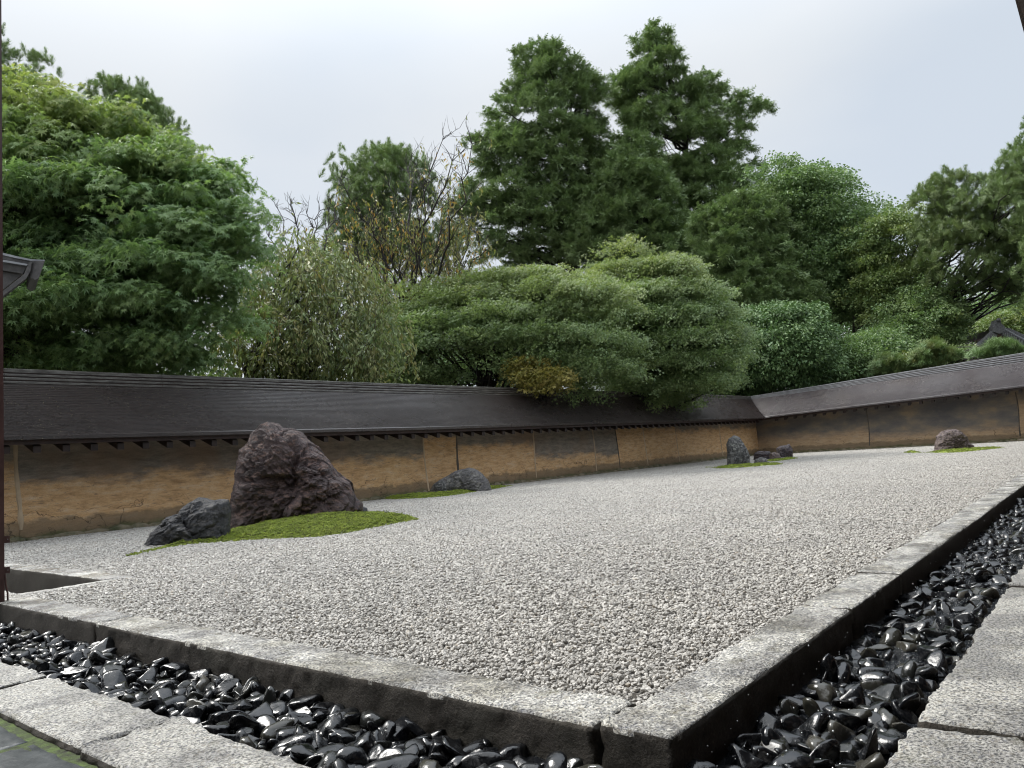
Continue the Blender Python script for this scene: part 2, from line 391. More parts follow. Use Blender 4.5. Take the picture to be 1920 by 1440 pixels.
def rock_mat(name, stops, vein, veinamt=.5, lich=None, rough=.42, vsc=(1, 1, 1), sc=5):
    m, t, b, o = mat(name); p = objc(t)
    n = tnoise(t, sc, 9, .74, p, vsc, dist=.1)
    c = ramp(t, n, stops)
    fine = tnoise(t, 45, 5, .75, p)
    c = mixc(t, ramp(t, fine, [(.35, .75), (.55, 0)]), c, mixc(t, 1.0, c, (.35, .33, .35), 'MULTIPLY'))
    v2 = tnoise(t, sc * 1.5, 7, .7, p, (1.3, 1.3, 3.0), dist=.5)
    c = mixc(t, ramp(t, v2, [(.53, 0), (.60, veinamt), (.68, 0)]), c, vein)
    if lich: c = mixc(t, ramp(t, tnoise(t, 9, 7, .72, p), [(.58, 0), (.64, lich[3])]), c, lich[:3])
    t.links.new(c, b.inputs['Base Color'])
    t.links.new(ramp(t, fine, [(.3, rough - .12), (.7, rough + .2)]), b.inputs['Roughness'])
    b1 = bump(t, b, tnoise(t, 20, 10, .8, p, (1, 1, 1.6), dist=.1), 1.0, .045)
    bump(t, b, tnoise(t, 110, 4, .7, p), .6, .006, b1)
    return m
M_R1 = rock_mat('purple_brown_rock', [(.3, (.024, .014, .015)), (.5, (.070, .044, .044)), (.7, (.15, .105, .10))], (.30, .18, .14), .55)
M_R2 = rock_mat('blue_grey_rock', [(.3, (.022, .023, .027)), (.5, (.065, .066, .072)), (.7, (.13, .13, .135))], (.22, .20, .17), .35)
M_R3 = rock_mat('mottled_grey_rock', [(.3, (.06, .06, .062)), (.5, (.13, .125, .125)), (.7, (.22, .21, .20))], (.34, .32, .28), .5, (.36, .36, .31, .55), vsc=(1, 1, .7))
M_R4 = rock_mat('streaked_grey_rock', [(.3, (.025, .026, .030)), (.5, (.09, .09, .092)), (.68, (.26, .26, .25))], (.42, .42, .40), .6, (.4, .42, .38, .6), vsc=(1.8, 1.8, .5), sc=7)
M_R5 = rock_mat('brown_speckled_rock', [(.3, (.045, .032, .034)), (.5, (.13, .095, .095)), (.7, (.27, .215, .20))], (.36, .27, .17), .5, sc=12)
M_R6 = rock_mat('dark_purple_rock', [(.3, (.02, .016, .02)), (.5, (.055, .043, .05)), (.7, (.13, .11, .12))], (.2, .12, .09), .5, sc=8)

def moss_mat():
    m, t, b, o = mat('bright_moss'); p = pos(t)
    at = N(t, 'ShaderNodeAttribute', attribute_type='INSTANCER', attribute_name='tint').outputs['Fac']
    c = ramp(t, tnoise(t, 14, 6, .7, p), [(.3, (.085, .12, .012)), (.5, (.20, .265, .024)), (.7, (.33, .39, .040))])
    c = mixc(t, ramp(t, tnoise(t, 3.5, 3, .6, p), [(.5, 0), (.7, .35)]), c, (.18, .20, .03))
    c = mixc(t, ramp(t, tnoise(t, 34, 4, .75, p), [(.52, 0), (.62, .9)]), c, (.045, .035, .014))
    t.links.new(c, b.inputs['Base Color']); b.inputs['Roughness'].default_value = .8
    bump(t, b, tnoise(t, 120, 4, .75, p), .9, .015); return m
M_MOSS = moss_mat()

def leaf_mat(name, base, alt, autumn, rough=.42, trans=.30):
    m, t, b, o = mat(name)
    at = N(t, 'ShaderNodeAttribute', attribute_type='INSTANCER', attribute_name='tint').outputs['Fac']
    g = N(t, 'ShaderNodeNewGeometry'); r = N(t, 'ShaderNodeObjectInfo').outputs['Random']
    c = mixc(t, ramp(t, g.outputs['Random Per Island'], [(.1, 0), (.9, 1)]), base, alt)
    c = mixc(t, mth(t, 'MULTIPLY', r, .35), c, mixc(t, 1.0, c, (.45, .50, .50), 'MULTIPLY'))
    c = mixc(t, at, c, autumn)
    t.links.new(c, b.inputs['Base Color']); b.inputs['Roughness'].default_value = rough
    b.inputs['Specular IOR Level'].default_value = .5
    tr = N(t, 'ShaderNodeBsdfTranslucent'); ms = N(t, 'ShaderNodeMixShader'); ms.inputs[0].default_value = trans
    t.links.new(mixc(t, 1.0, c, (1.15, 1.25, .7), 'MULTIPLY'), tr.inputs[0]); t.links.new(b.outputs[0], ms.inputs[1]); t.links.new(tr.outputs[0], ms.inputs[2]); t.links.new(ms.outputs[0], o.inputs[0])
    return m
L_MAPLE = leaf_mat('maple_leaf', (0.137, 0.235, 0.095), (0.273, 0.397, 0.174), (.38, .38, .11), trans=.36)
L_MAPLE2 = leaf_mat('small_maple_leaf', (0.134, 0.213, 0.086), (0.267, 0.358, 0.160), (.38, .37, .13), trans=.32)
L_GOLD = leaf_mat('turning_maple_leaf', (.25, .26, .07), (.34, .30, .08), (.35, .15, .04))
L_CHERRY = leaf_mat('cherry_leaf', (0.127, 0.188, 0.080), (0.278, 0.341, 0.149), (.42, .22, .05), trans=.3)
L_OLDCH = leaf_mat('autumn_cherry_leaf', (.13, .17, .06), (.22, .25, .09), (.45, .26, .07))
L_HINOKI = leaf_mat('cypress_foliage', (0.145, 0.226, 0.096), (0.287, 0.383, 0.160), (.12, .10, .03), rough=.55, trans=.12)
L_CEDAR = leaf_mat('cedar_foliage', (0.149, 0.232, 0.096), (0.284, 0.374, 0.147), (.15, .15, .06), rough=.55, trans=.15)
L_PINE = leaf_mat('pine_needles', (0.140, 0.240, 0.096), (0.239, 0.347, 0.142), (.22, .20, .06), rough=.5, trans=.15)
L_BROAD = leaf_mat('broad_leaf', (0.120, 0.206, 0.091), (0.239, 0.347, 0.142), (.26, .28, .07), trans=.25)
L_CAM = leaf_mat('glossy_dark_leaf', (0.078, 0.155, 0.058), (0.156, 0.248, 0.090), (.12, .15, .05), rough=.55, trans=.15)
M_BARK = simple('dark_wet_bark', (.012, .010, .009), .7, 9, (.035, .028, .024), .6, .02, 30)
M_BARKR = simple('grey_brown_bark', (.05, .040, .036), .75, 9, (.10, .082, .075), .5, .02, 30)

# ------------------------------------------------------------------ scatter (geometry nodes on one object)
_src = {}
def source(me):
    if me.name not in _src: _src[me.name] = bpy.data.objects.new(me.name, me)     # never linked: only a shape for the scatter
    return _src[me.name]
def scatter(name, pts, rot, scale, idx, sources, tint=None, parent=None, loc=(0, 0, 0), **props):
    pts = np.asarray(pts, float) - np.asarray(loc); n = len(pts)
    me = mesh(name, pts, [])
    def attr(nm, ty, data, key='value'):
        a = me.attributes.new(nm, ty, 'POINT'); a.data.foreach_set(key, np.asarray(data).ravel())
    attr('rot', 'FLOAT_VECTOR', np.asarray(rot, np.float32), 'vector'); attr('scl', 'FLOAT', np.asarray(scale, np.float32))
    attr('idx', 'INT', np.asarray(idx, np.int32)); attr('tint', 'FLOAT', np.asarray(tint if tint is not None else np.zeros(n), np.float32))
    g = bpy.data.node_groups.new(name, 'GeometryNodeTree')
    g.interface.new_socket('Geometry', in_out='INPUT', socket_type='NodeSocketGeometry'); g.interface.new_socket('Geometry', in_out='OUTPUT', socket_type='NodeSocketGeometry')
    gi = g.nodes.new('NodeGroupInput'); go = g.nodes.new('NodeGroupOutput'); ip = g.nodes.new('GeometryNodeInstanceOnPoints'); j = g.nodes.new('GeometryNodeJoinGeometry')
    for s in sources[::-1]:
        oi = g.nodes.new('GeometryNodeObjectInfo'); oi.inputs['Object'].default_value = source(s); oi.inputs['As Instance'].default_value = True
        g.links.new(oi.outputs['Geometry'], j.inputs[0])
    def na(nm, ty):
        a = g.nodes.new('GeometryNodeInputNamedAttribute'); a.data_type = ty; a.inputs['Name'].default_value = nm; return a.outputs[0]
    g.links.new(gi.outputs[0], ip.inputs['Points']); g.links.new(j.outputs[0], ip.inputs['Instance'])
    ip.inputs['Pick Instance'].default_value = True
    g.links.new(na('idx', 'INT'), ip.inputs['Instance Index'])
    er = g.nodes.new('FunctionNodeEulerToRotation'); g.links.new(na('rot', 'FLOAT_VECTOR'), er.inputs[0]); g.links.new(er.outputs[0], ip.inputs['Rotation'])
    g.links.new(na('scl', 'FLOAT'), ip.inputs['Scale']); g.links.new(ip.outputs[0], go.inputs[0])
    for s in sources:
        for mt in s.materials:
            if mt.name not in me.materials: me.materials.append(mt)
    o = link(name, me, parent, loc=None if parent else loc, **props)
    md = o.modifiers.new('scatter', 'NODES'); md.node_group = g
    return o

# ================================================================== SETTING
# ground sheet
v, f = box(-60, 220, -60, 260, -.5, -.32)
link('ground', mesh('ground', v, f, [M_EARTH]), kind='structure')

KO, KI = 1.385, 1.56           # east kerb outer / inner X
NO, NI = 0.775, 0.945          # north kerb outer / inner Y
TS = (9.75 - NI) / 9           # gravel tile
PIT_Y, PIT_X = NI + 4 * TS, 2.20
# gravel bed below the stones
mb = MB()
mb.add(*box(KI - .02, 25.2, NI - .02, PIT_Y + .02, -.3, -.006)); mb.add(*box(PIT_X - .02, 25.2, PIT_Y + .02, 9.76, -.3, -.006))
link('gravel_bed', mb.me('gravel_bed', [M_GRAVB]), kind='structure')

def gravel_tile(name, seed, x_from=0.0):
    r = np.random.default_rng(seed); sp = .0112; k = int(TS / sp)
    gx, gy = np.meshgrid((np.arange(k) + .5) * TS / k, (np.arange(k) + .5) * TS / k)
    c = np.stack([gx.ravel(), gy.ravel()], 1) + r.uniform(-.5, .5, (k * k, 2)) * sp * .95
    ex = r.uniform(0, TS, (int(k * k * .22), 2)); nb = len(c); c = np.concatenate([c, ex])
    lay = np.concatenate([np.zeros(nb), np.ones(len(ex))]); s = r.uniform(.0042, .0082, len(c)) * np.where(r.random(len(c)) < .06, 1.4, 1)
    kp = c[:, 0] > x_from; c, lay, s = c[kp], lay[kp], s[kp]
    c = np.clip(c, .004, TS - .004)
    bv, bf = ico(1); n = len(c); n12 = len(bv)
    if n12 != 12: bv, bf = bv, bf
    d = bv[None] * (1 + r.uniform(-.34, .34, (n, n12, 1))) * r.uniform(.72, 1.15, (n, 1, 3))
    a = r.uniform(0, 6.28, n); b_ = r.uniform(-1, 1, n)
    ca, sa, cb, sb = np.cos(a), np.sin(a), np.cos(b_), np.sin(b_)
    x, y, z = d[..., 0], d[..., 1], d[..., 2]
    y2 = y * cb[:, None] - z * sb[:, None]; z2 = y * sb[:, None] + z * cb[:, None]
    x3 = x * ca[:, None] - y2 * sa[:, None]; y3 = x * sa[:, None] + y2 * ca[:, None]
    und = sum(.0011 * np.sin(2 * math.pi / TS * (c[:, 0] * r.integers(-14, 15) + c[:, 1] * r.integers(-14, 15)) + r.uniform(0, 6)) for q in range(7))
    zz = .0 + lay * .0045 + r.uniform(-.003, .0028, n) + und
    V = np.stack([x3 * s[:, None] + c[:, 0:1], y3 * s[:, None] + c[:, 1:2], z2 * s[:, None] * .85 + zz[:, None]], -1).reshape(-1, 3)
    Fc = (bf[None] + (np.arange(n) * n12)[:, None, None]).reshape(-1, 3)
    return mesh(name, V - np.array([TS / 2, TS / 2, 0]), Fc, [M_GRAV])
tiles = [gravel_tile('gravel_stones_%d' % i, 40 + i) for i in range(4)] + [gravel_tile('gravel_stones_edge', 50, PIT_X - KI)]
pp, ro, ix = [], [], []
for i in range(24):
    for j in range(9):
        pit = (i == 0 and j >= 4)
        pp.append((KI + (i + .5) * TS, NI + (j + .5) * TS, 0)); ro.append((0, 0, 0 if pit else rng.integers(4) * math.pi / 2)); ix.append(4 if pit else rng.integers(4))
scatter('gravel', pp, ro, np.ones(len(pp)), ix, tiles, kind='stuff', label='pale grey crushed gravel raked level across the whole court')

# kerbs ------------------------------------------------------------
kerb = empty('kerb', (KO, NO, 0), kind='structure')
def stone_part(name, parent, rng4, z0, z1, mats, cell, seed, r=.012, amp=.003, topamp=.0015, bottom=False, **kw):
    x0, x1, y0, y1 = rng4
    v, f, sd_ = rbox(x0, x1, y0, y1, z0, z1, cell, r, amp, seed, bottom, topamp)
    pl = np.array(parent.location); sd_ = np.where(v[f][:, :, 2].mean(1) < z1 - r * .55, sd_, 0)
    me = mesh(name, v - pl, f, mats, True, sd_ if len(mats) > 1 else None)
    return link(name, me, parent, **kw)
KZ = .012
sy = [NI + .004, 3.455, 5.3, 7.4, 9.7]
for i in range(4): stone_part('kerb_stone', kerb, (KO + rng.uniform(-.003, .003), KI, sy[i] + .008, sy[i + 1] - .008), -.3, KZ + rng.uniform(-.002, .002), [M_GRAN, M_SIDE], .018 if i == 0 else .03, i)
sxs = [KO, 2.69, 3.39, 4.94, 6.03, 8.2, 10.4, 13, 15.5, 18, 20.5, 23, 25]
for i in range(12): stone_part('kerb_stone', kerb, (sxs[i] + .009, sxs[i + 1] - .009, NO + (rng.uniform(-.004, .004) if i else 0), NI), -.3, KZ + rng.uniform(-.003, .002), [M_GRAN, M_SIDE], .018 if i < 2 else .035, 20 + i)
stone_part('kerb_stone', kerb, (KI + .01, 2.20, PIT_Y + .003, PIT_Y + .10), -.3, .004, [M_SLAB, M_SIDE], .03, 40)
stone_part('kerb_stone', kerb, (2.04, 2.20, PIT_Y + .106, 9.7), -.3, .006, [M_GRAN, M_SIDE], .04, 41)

# paving outside the pebble channels ---------------------------------
pave = empty('pavement', (0, 0, 0), kind='structure')
SZ = -.05
ly = [-.40, .45, 1.27, 2.09, 2.98, 3.8, 4.7, 5.6]
for i in range(1, 7):
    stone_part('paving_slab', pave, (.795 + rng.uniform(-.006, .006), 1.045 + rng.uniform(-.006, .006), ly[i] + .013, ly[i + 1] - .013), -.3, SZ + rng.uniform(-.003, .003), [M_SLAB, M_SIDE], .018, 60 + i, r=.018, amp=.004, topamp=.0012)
rx = [1.055, 1.885, 3.60, 5.2, 6.9, 8.7, 10.6, 13.0, 15.5, 18, 21, 24]
for i in range(11):
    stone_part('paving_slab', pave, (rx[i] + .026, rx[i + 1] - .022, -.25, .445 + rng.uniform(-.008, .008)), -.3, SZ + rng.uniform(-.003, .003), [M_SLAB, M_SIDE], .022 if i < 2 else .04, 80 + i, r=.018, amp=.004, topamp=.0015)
# slate squares with mossy joints, lower left
v, f = box(-.6, .82, .2, 5.6, -.3, -.072)
link('mossy_joint', mesh('mossy_joint', v, f, [simple('joint_moss', (.018, .020, .010), .9, 26, (.07, .11, .02), .8, .01, 80)]), pave)
for i in range(2):
    for j in range(9):
        x1 = .775 - i * .42; y0 = .62 + j * .43 + i * .18
        stone_part('slate_tile', pave, (x1 - .405, x1, y0, y0 + .41), -.2, SZ - .016 + rng.uniform(-.004, .002), [M_SLATE], .03, 120 + i * 9 + j, r=.008, amp=.003, topamp=.003)

# pebble channels ------------------------------------------------------
def pebble_mesh(name, seed, sub=2):
    r = np.random.default_rng(seed); v, f = ico(sub)
    ax = np.array([1.0, r.uniform(.55, .85), r.uniform(.28, .55)])
    for q in range(r.integers(5, 10)):
        n = r.normal(size=3); n /= np.linalg.norm(n); d = r.uniform(.42, .8); s = v @ n; k = s > d
        v[k] -= np.outer((s[k] - d) * .97, n)
    v = v * ax * 1.15; v *= (1 + .07 * fbm(v * 2.2 + seed, 2, seed))[:, None]
    return v, f
PEB = [pebble_mesh('p', 300 + i, 3) for i in range(12)]; PEBL = [pebble_mesh('p', 300 + i, 1) for i in range(12)]
PEBM = [mesh('pebble', v, f, [M_PEB], True) for v, f in PEB]
def rotm(a, b, c):
    return np.array(Matrix.Rotation(c, 3, 'Z') @ Matrix.Rotation(b, 3, 'Y') @ Matrix.Rotation(a, 3, 'X'))
def channel(x0, x1, y0, y1, ztop, size, far, step, parent):
    items = []
    for layer in range(2):
        nx = max(2, int((x1 - x0) / (step))); ny = max(2, int((y1 - y0) / (step)))
        for i in range(nx):
            for j in range(ny):
                s = size * rng.uniform(.5, 1.35) * (1.25 if rng.random() < .12 else 1)
                x = x0 + (i + .5 + rng.uniform(-.45, .45)) * (x1 - x0) / nx; y = y0 + (j + .5 + rng.uniform(-.45, .45)) * (y1 - y0) / ny
                x = min(max(x, x0 + .6 * s), x1 - .6 * s); y = min(max(y, y0 + .6 * s), y1 - .6 * s)
                items.append((x, y, ztop - .016 - layer * .026 + rng.uniform(-.012, .012), s, rng.normal(0, .55), rng.normal(0, .55), rng.uniform(0, 6.28), rng.integers(12), layer))
    items.sort(key=lambda q: math.hypot(q[0], q[1]) / q[3] + (3 if q[8] else 0) * 14)
    mb = MB(); n = 0
    for q in items:
        if q[8] == 0 and n < 296 and math.hypot(q[0], q[1]) < far:
            link('pebble', PEBM[q[7]], parent, loc=np.array(q[:3]) - np.array(parent.location), rot=q[4:7], scale=(q[3],) * 3); n += 1
        else:
            v, f = PEBL[q[7]]; mb.add((v * q[3]) @ rotm(*q[4:7]).T + np.array(q[:3]), f)
    link('loose_pebbles', mb.me('loose_pebbles', [M_PEB], True, parent.location), parent, kind='stuff')
ch1 = empty('pebble_channel', (1.2, 2, -.1), kind='structure', label='left channel of wet black pebbles between kerb and paving')
channel(1.05, KO - .005, .80, 7.5, -.075, .040, 9, .046, ch1)
v, f = box(1.0, KO + .02, .45, 9.7, -.32, -.135)
link('channel_bed', mesh('channel_bed', v - np.array([1.2, 2, -.1]), f, [M_EARTH]), ch1)
ch2 = empty('pebble_channel', (2.5, .6, -.1), kind='structure', label='right channel of wet black pebbles with shallow water')
channel(1.06, 5.2, .46, NO - .005, -.082, .042, 9, .047, ch2)
channel_b = empty('pebble_channel', (9, .6, -.1), kind='structure', label='far stretch of the right pebble channel along the kerb')
channel(5.2, 16, .46, NO - .005, -.085, .05, 0, .065, channel_b)
v, f = box(1.0, 25, .42, NO + .02, -.32, -.135)
link('channel_bed', mesh('channel_bed', v - np.array([2.5, .6, -.1]), f, [M_EARTH]), ch2)
mb = MB(); xs = np.linspace(1.07, 25, 300); 
wz = lambda x: -.104 + .019 * min(1, max(0, (x - 1.2) / 2.6)); v = np.concatenate([[[x, .455, wz(x)], [x, NO - .001, wz(x)]] for x in xs]); f = np.array([[2 * i, 2 * i + 2, 2 * i + 3, 2 * i + 1] for i in range(299)])
link('water', mesh('water', v, f, [M_WATER]), kind='structure')

# drops splashing up along the kerb where the eave drips
r = np.random.default_rng(5); mb = MB(); v0, f0 = ico(1)
for i in range(200):
    x = 1.5 + 7 * r.random() ** 1.4; y = r.uniform(.50, .80); h = abs(r.normal(0, .035))
    mb.add(v0 * r.uniform(.0009, .0021) * np.array([1, 1, 1.3]) + np.array([x, y if y < NO - .01 else NO - .014, -.075 + h]), f0)
m_, t_, b_, o_ = mat('water_drop'); b_.inputs['Base Color'].default_value = (.75, .78, .8, 1); b_.inputs['Roughness'].default_value = .05; b_.inputs['Specular IOR Level'].default_value = 1.0
link('water_drops', mb.me('water_drops', [m_], True), kind='stuff')

# ================================================================== WALLS
WY, WX = 9.75, 25.1            # inner faces of the south and west walls
def lerp(a, b, t): return a + (b - a) * t
def sect(side, u):
    """eave, ridge foot, ridge top heights at distance u along a wall"""
    if side == 'S':
        t = min(max((u - 9) / 16, 0), 1); return lerp(1.152, 1.245, t), lerp(1.775, 1.90, t), lerp(1.975, 2.02, min(1, t * 1.2))
    t = (WY - u) / 7.5; return lerp(1.245, 1.50, t), lerp(1.90, 2.165, t), lerp(2.02, 2.43, t)
def wpt(side, u, s, z):
    return (u, WY - s, z) if side == 'S' else (WX - s, u, z)
def extrude(side, us, prof, mitre=True, yend=None):
    """prof(u) -> list of (s,z); returns v,f; the corner end is mitred"""
    V = []
    for k, u in enumerate(us):
        for (s, z) in prof(u):
            uu = u
            if mitre:
                if side == 'S' and k == len(us) - 1: uu = WX - s
                if side == 'W' and k == 0: uu = WY - s
            V.append(wpt(side, uu, s, z))
    n = len(prof(us[0])); I = np.arange(len(us) * n).reshape(len(us), n)
    f = np.stack([I[:-1, :-1], I[1:, :-1], I[1:, 1:], I[:-1, 1:]], -1).reshape(-1, 4)
    if side == 'W': f = f[:, ::-1]
    return np.array(V), f
SE = .55                        # eave projection
def roof_prof(side, seed):
    def pr(u):
        e, rb, rt = sect(side, u); L = [(SE - .02, e - .045), (SE, e - .04), (SE, e)]
        n = 32
        for k in range(n):
            t0, t1 = k / n, (k + 1) / n
            z0 = lerp(e, rb, t0 + .06 * math.sin(math.pi * t0) * -1); z1 = lerp(e, rb, t1 + .06 * math.sin(math.pi * t1) * -1)
            s1 = lerp(SE, -.10, t1)
            j = .0012 * math.sin(k * 12.9898 + u * 9.1) + .0010 * math.sin(k * 7.3 + u * 23)
            L += [(s1 + .004, z1 - .0015 + j * .5), (s1 + .0035, z1 + .0085 + j * .5)]
        L += [(-.30, rt - .02), (-.50, rb), (-.95, e)]
        return L
    return pr
def wall(side, label):
    u0, u1 = (1.2, WX) if side == 'S' else (-3.0, WY)
    ref = (13, WY, 0) if side == 'S' else (WX, 4, 0)
    root = empty('earthen_wall', ref, label=label, category='wall', group='earthen walls round the gravel court')
    clay = M_CLAYS if side == 'S' else M_CLAYW
    def part(name, v, f, mats, smooth=False, **kw): return link(name, mesh(name, np.asarray(v) - np.array(ref), f, mats, smooth), root, **kw)
    # clay panels
    seams = [1.2, 3.10, 9.46, 10.30, 12.65, 14.96, 15.99, 17.37, 19.17, 22.08, WX] if side == 'S' else [-3.0, 2.3, 6.2, WY]
    edges = [.80, .60, .92, .74, .42, .36, 1.02, .95, .88, .90] if side == 'S' else [.95, .27, .42]
    for i in range(len(seams) - 1):
        a, b = seams[i], seams[i + 1]; us = np.linspace(a + .002, b - .002, max(2, int((b - a) / .12))); zs = np.linspace(-.25, 1.42 if side == 'S' else 1.68, 16)
        V = []
        for u in us:
            for z in zs:
                V.append(wpt(side, u, .06 * (1 - z / 1.4) if z > 0 else .06, z))
        V = np.array(V); d = .006 * fbm(V * np.array([2.2, 2.2, 4]), 4, 3)
        V[:, 1 if side == 'S' else 0] -= d + (.03 * np.clip(.12 - V[:, 2], 0, .12) / .12 * (fbm(V * 5, 2, 8) * .5 + .6))
        I = np.arange(len(V)).reshape(len(us), len(zs)); f = np.stack([I[:-1, :-1], I[1:, :-1], I[1:, 1:], I[:-1, 1:]], -1).reshape(-1, 4)
        if side == 'W': f = f[:, ::-1]
        nb = len(V)
        # back and ends so that the panel has its thickness
        bx = box(a + .002, b - .002, WY + .10, WY + .55, -.25, 1.42) if side == 'S' else box(WX + .10, WX + .55, a + .002, b - .002, -.25, 1.62)
        V = np.concatenate([V, bx[0]]); part('clay_panel', V, [f, bx[1] + nb], [clay], False, stain_edge=float(edges[i]))
        if 0 < i:
            w = (.055 if i % 2 else .04) if side == 'S' else .035
            zt = 1.36; mb = MB(); zz = np.linspace(.05 + rng.uniform(0, .1), zt, 12)
            V = []
            for z in zz:
                ww = w * (.7 + .5 * rng.random()); c0 = a + .02 * math.sin(z * 4 + i)
                s = .06 * (1 - z / 1.4) + .010
                V += [wpt(side, c0 - ww / 2, s - .012, z), wpt(side, c0 - ww / 4, s, z), wpt(side, c0 + ww / 4, s, z), wpt(side, c0 + ww / 2, s - .012, z)]
            I = np.arange(len(V)).reshape(-1, 4); f = np.stack([I[:-1, :-1], I[:-1, 1:], I[1:, 1:], I[1:, :-1]], -1).reshape(-1, 4)
            if side == 'W': f = f[:, ::-1]
            part('wall_post', V, f, [M_POSTD if (i in (3, 6) or side == 'W') else M_POSTC])
    # footing stones
    us = u0; fm = MB(); k = 0
    while us < u1 - .1:
        l = rng.uniform(.12, .34); hgt = rng.uniform(.03, .075)
        vv, ff = ico(2); s = np.array([l * .55, .05, hgt]); q = vv * s * (1 + .2 * fbm(vv * 2 + k, 2, k))[:, None]
        c = np.array(wpt(side, us + l / 2, .085, .005)); 
        if side == 'W': q = q[:, [1, 0, 2]]; ff = ff[:, ::-1]
        fm.add(q + c, ff); us += l * .92; k += 1
    me = fm.me('footing', [M_FOOT], True, ref); link('footing', me, root, kind='stuff')
    # roof with its courses
    us = np.concatenate([np.arange(u0, u1 - .15, .16), [u1]]) if side == 'S' else np.concatenate([[u1], np.arange(u1 - .75, u0, -.16), [u0]])
    if side == 'S': us = us[(us < u1 - .75) | (us == u1)]
    v, f = extrude(side, us, roof_prof(side, 1))
    if side == 'W': f = f[:, ::-1]
    part('roof', v, f, [M_ROOF if side == 'S' else M_ROOFW])
    # boards under the eave
    def eb(u):
        e, rb, rt = sect(side, u); return [(-.12, e + .02), (SE - .05, e - .10), (SE - .03, e - .10), (SE - .03, e - .045), (SE - .10, e - .045), (-.12, e + .2), (-.12, e + .02)]
    def sof(u):
        e, rb, rt = sect(side, u); return [(-.1, e + .20), (SE - .10, e - .046), (SE - .02, e - .046), (SE - .02, e - .012), (-.1, e + .30)]
    def fascia(u):
        e, rb, rt = sect(side, u); return [(SE - .13, e - .085), (SE - .055, e - .092), (SE - .055, e - .044), (SE - .13, e - .044), (SE - .13, e - .085)]
    uu = [u0, 9, u1] if side == 'S' else [u1, u0]
    for nm, pf in (('soffit', sof), ('eave_board', fascia)):
        v, f = extrude(side, uu, pf); part(nm, v, f if side == 'S' else f[:, ::-1], [M_DARKW])
    # rafters
    rp = (3.153 + np.arange(-6, 72) * .2975) if side == 'S' else (5.21 + np.arange(-26, 14) * .306)
    rmesh = None
    for u in rp:
        if side == 'S' and u > WX - .62 or side == 'W' and (u > WY - .62 or u < u0): continue
        e, rb, rt = sect(side, u); h = .095
        if rmesh is None:
            # local: x across, y = s, z ; slopes down to the eave
            sl = (rb - e) / (SE + .10) * .35; s0, s1 = SE - .10, -.05
            A = [(-.038, s0, -.105 - h), (.038, s0, -.105 - h), (.038, s0, -.105), (-.038, s0, -.105), (-.038, s1, -.105 + sl * .6 - h), (.038, s1, -.105 + sl * .6 - h), (.038, s1, -.105 + sl * .6), (-.038, s1, -.105 + sl * .6)]
            A = np.array(A); A[0:2, 2] += .018; fr = np.array([[0, 1, 2, 3], [4, 7, 6, 5], [0, 4, 5, 1], [1, 5, 6, 2], [2, 6, 7, 3], [3, 7, 4, 0]])
            if side == 'S': A[:, 1] *= -1
            else: A = np.stack([-A[:, 1], A[:, 0], A[:, 2]], 1)
            rmesh = mesh('rafter', A, fr, [M_RAFT])
        link('rafter', rmesh, root, loc=np.array(wpt(side, u, 0, e)) - np.array(ref))
    # ridge: stacked courses, built in lengths
    L = 1.82; u = u0
    ridm = [M_RIDGE_S, M_DARKW] if side == 'S' else [M_RIDGE_W, M_DARKW]
    while u < u1 - .01:
        ue = min(u + L, u1 + (.0)); 
        if u1 - ue < .5: ue = u1
        mb = MB(); nl = 5
        for q in range(nl):
            def pr(x, q=q):
                e, rb, rt = sect(side, x); t0, t1 = q / nl, (q + .62) / nl; wdt = (.105 - q * .010); zb = lerp(rb - .02, rt, t0); zt = lerp(rb - .02, rt, t1)
                if q == nl - 1: zt = rt
                c = -.20
                return [(c + wdt, zb), (c + wdt, zt - .008), (c + wdt - .008, zt), (c - wdt + .008, zt), (c - wdt, zt - .008), (c - wdt, zb), (c + wdt, zb)]
            def gap(x, q=q):
                e, rb, rt = sect(side, x); zb = lerp(rb - .02, rt, (q + .6) / nl); zt = lerp(rb - .02, rt, (q + 1.02) / nl); wdt = (.105 - q * .010) - .022; c = -.20
                return [(c + wdt, zb), (c + wdt, zt), (c - wdt, zt), (c - wdt, zb)]
            last = abs(ue - u1) < 1e-6
            a, b = (u + .002, ue if last else ue - .002)
            usq = [a, b] if side == 'S' else [b, a]
            v, f = extrude(side, usq, pr, mitre=last); mb.add(v, f if side == 'S' else f[:, ::-1], 0)
            if q < nl - 1: v, f = extrude(side, usq, gap, mitre=last); mb.add(v, f if side == 'S' else f[:, ::-1], 1)
        link('ridge_cap', mb.me('ridge_cap', ridm, False, ref), root)
        u = ue
    return root
M_RIDGE_S = simple('lichened_ridge_board', (.05, .044, .040), .20, 6, (.15, .145, .13), .4, .006, 40, stretch=(1, 1, 8))
M_RIDGE_W = simple('grey_ridge_board', (.14, .14, .145), .2, 6, (.27, .27, .28), .3, .004, 40, stretch=(1, 1, 8))
wall('S', 'long ochre and grey oil-stained clay wall with dark bark roof, left side')
wall('W', 'dark-stained clay wall rising to the right with purplish bark roof, behind the corner rocks')

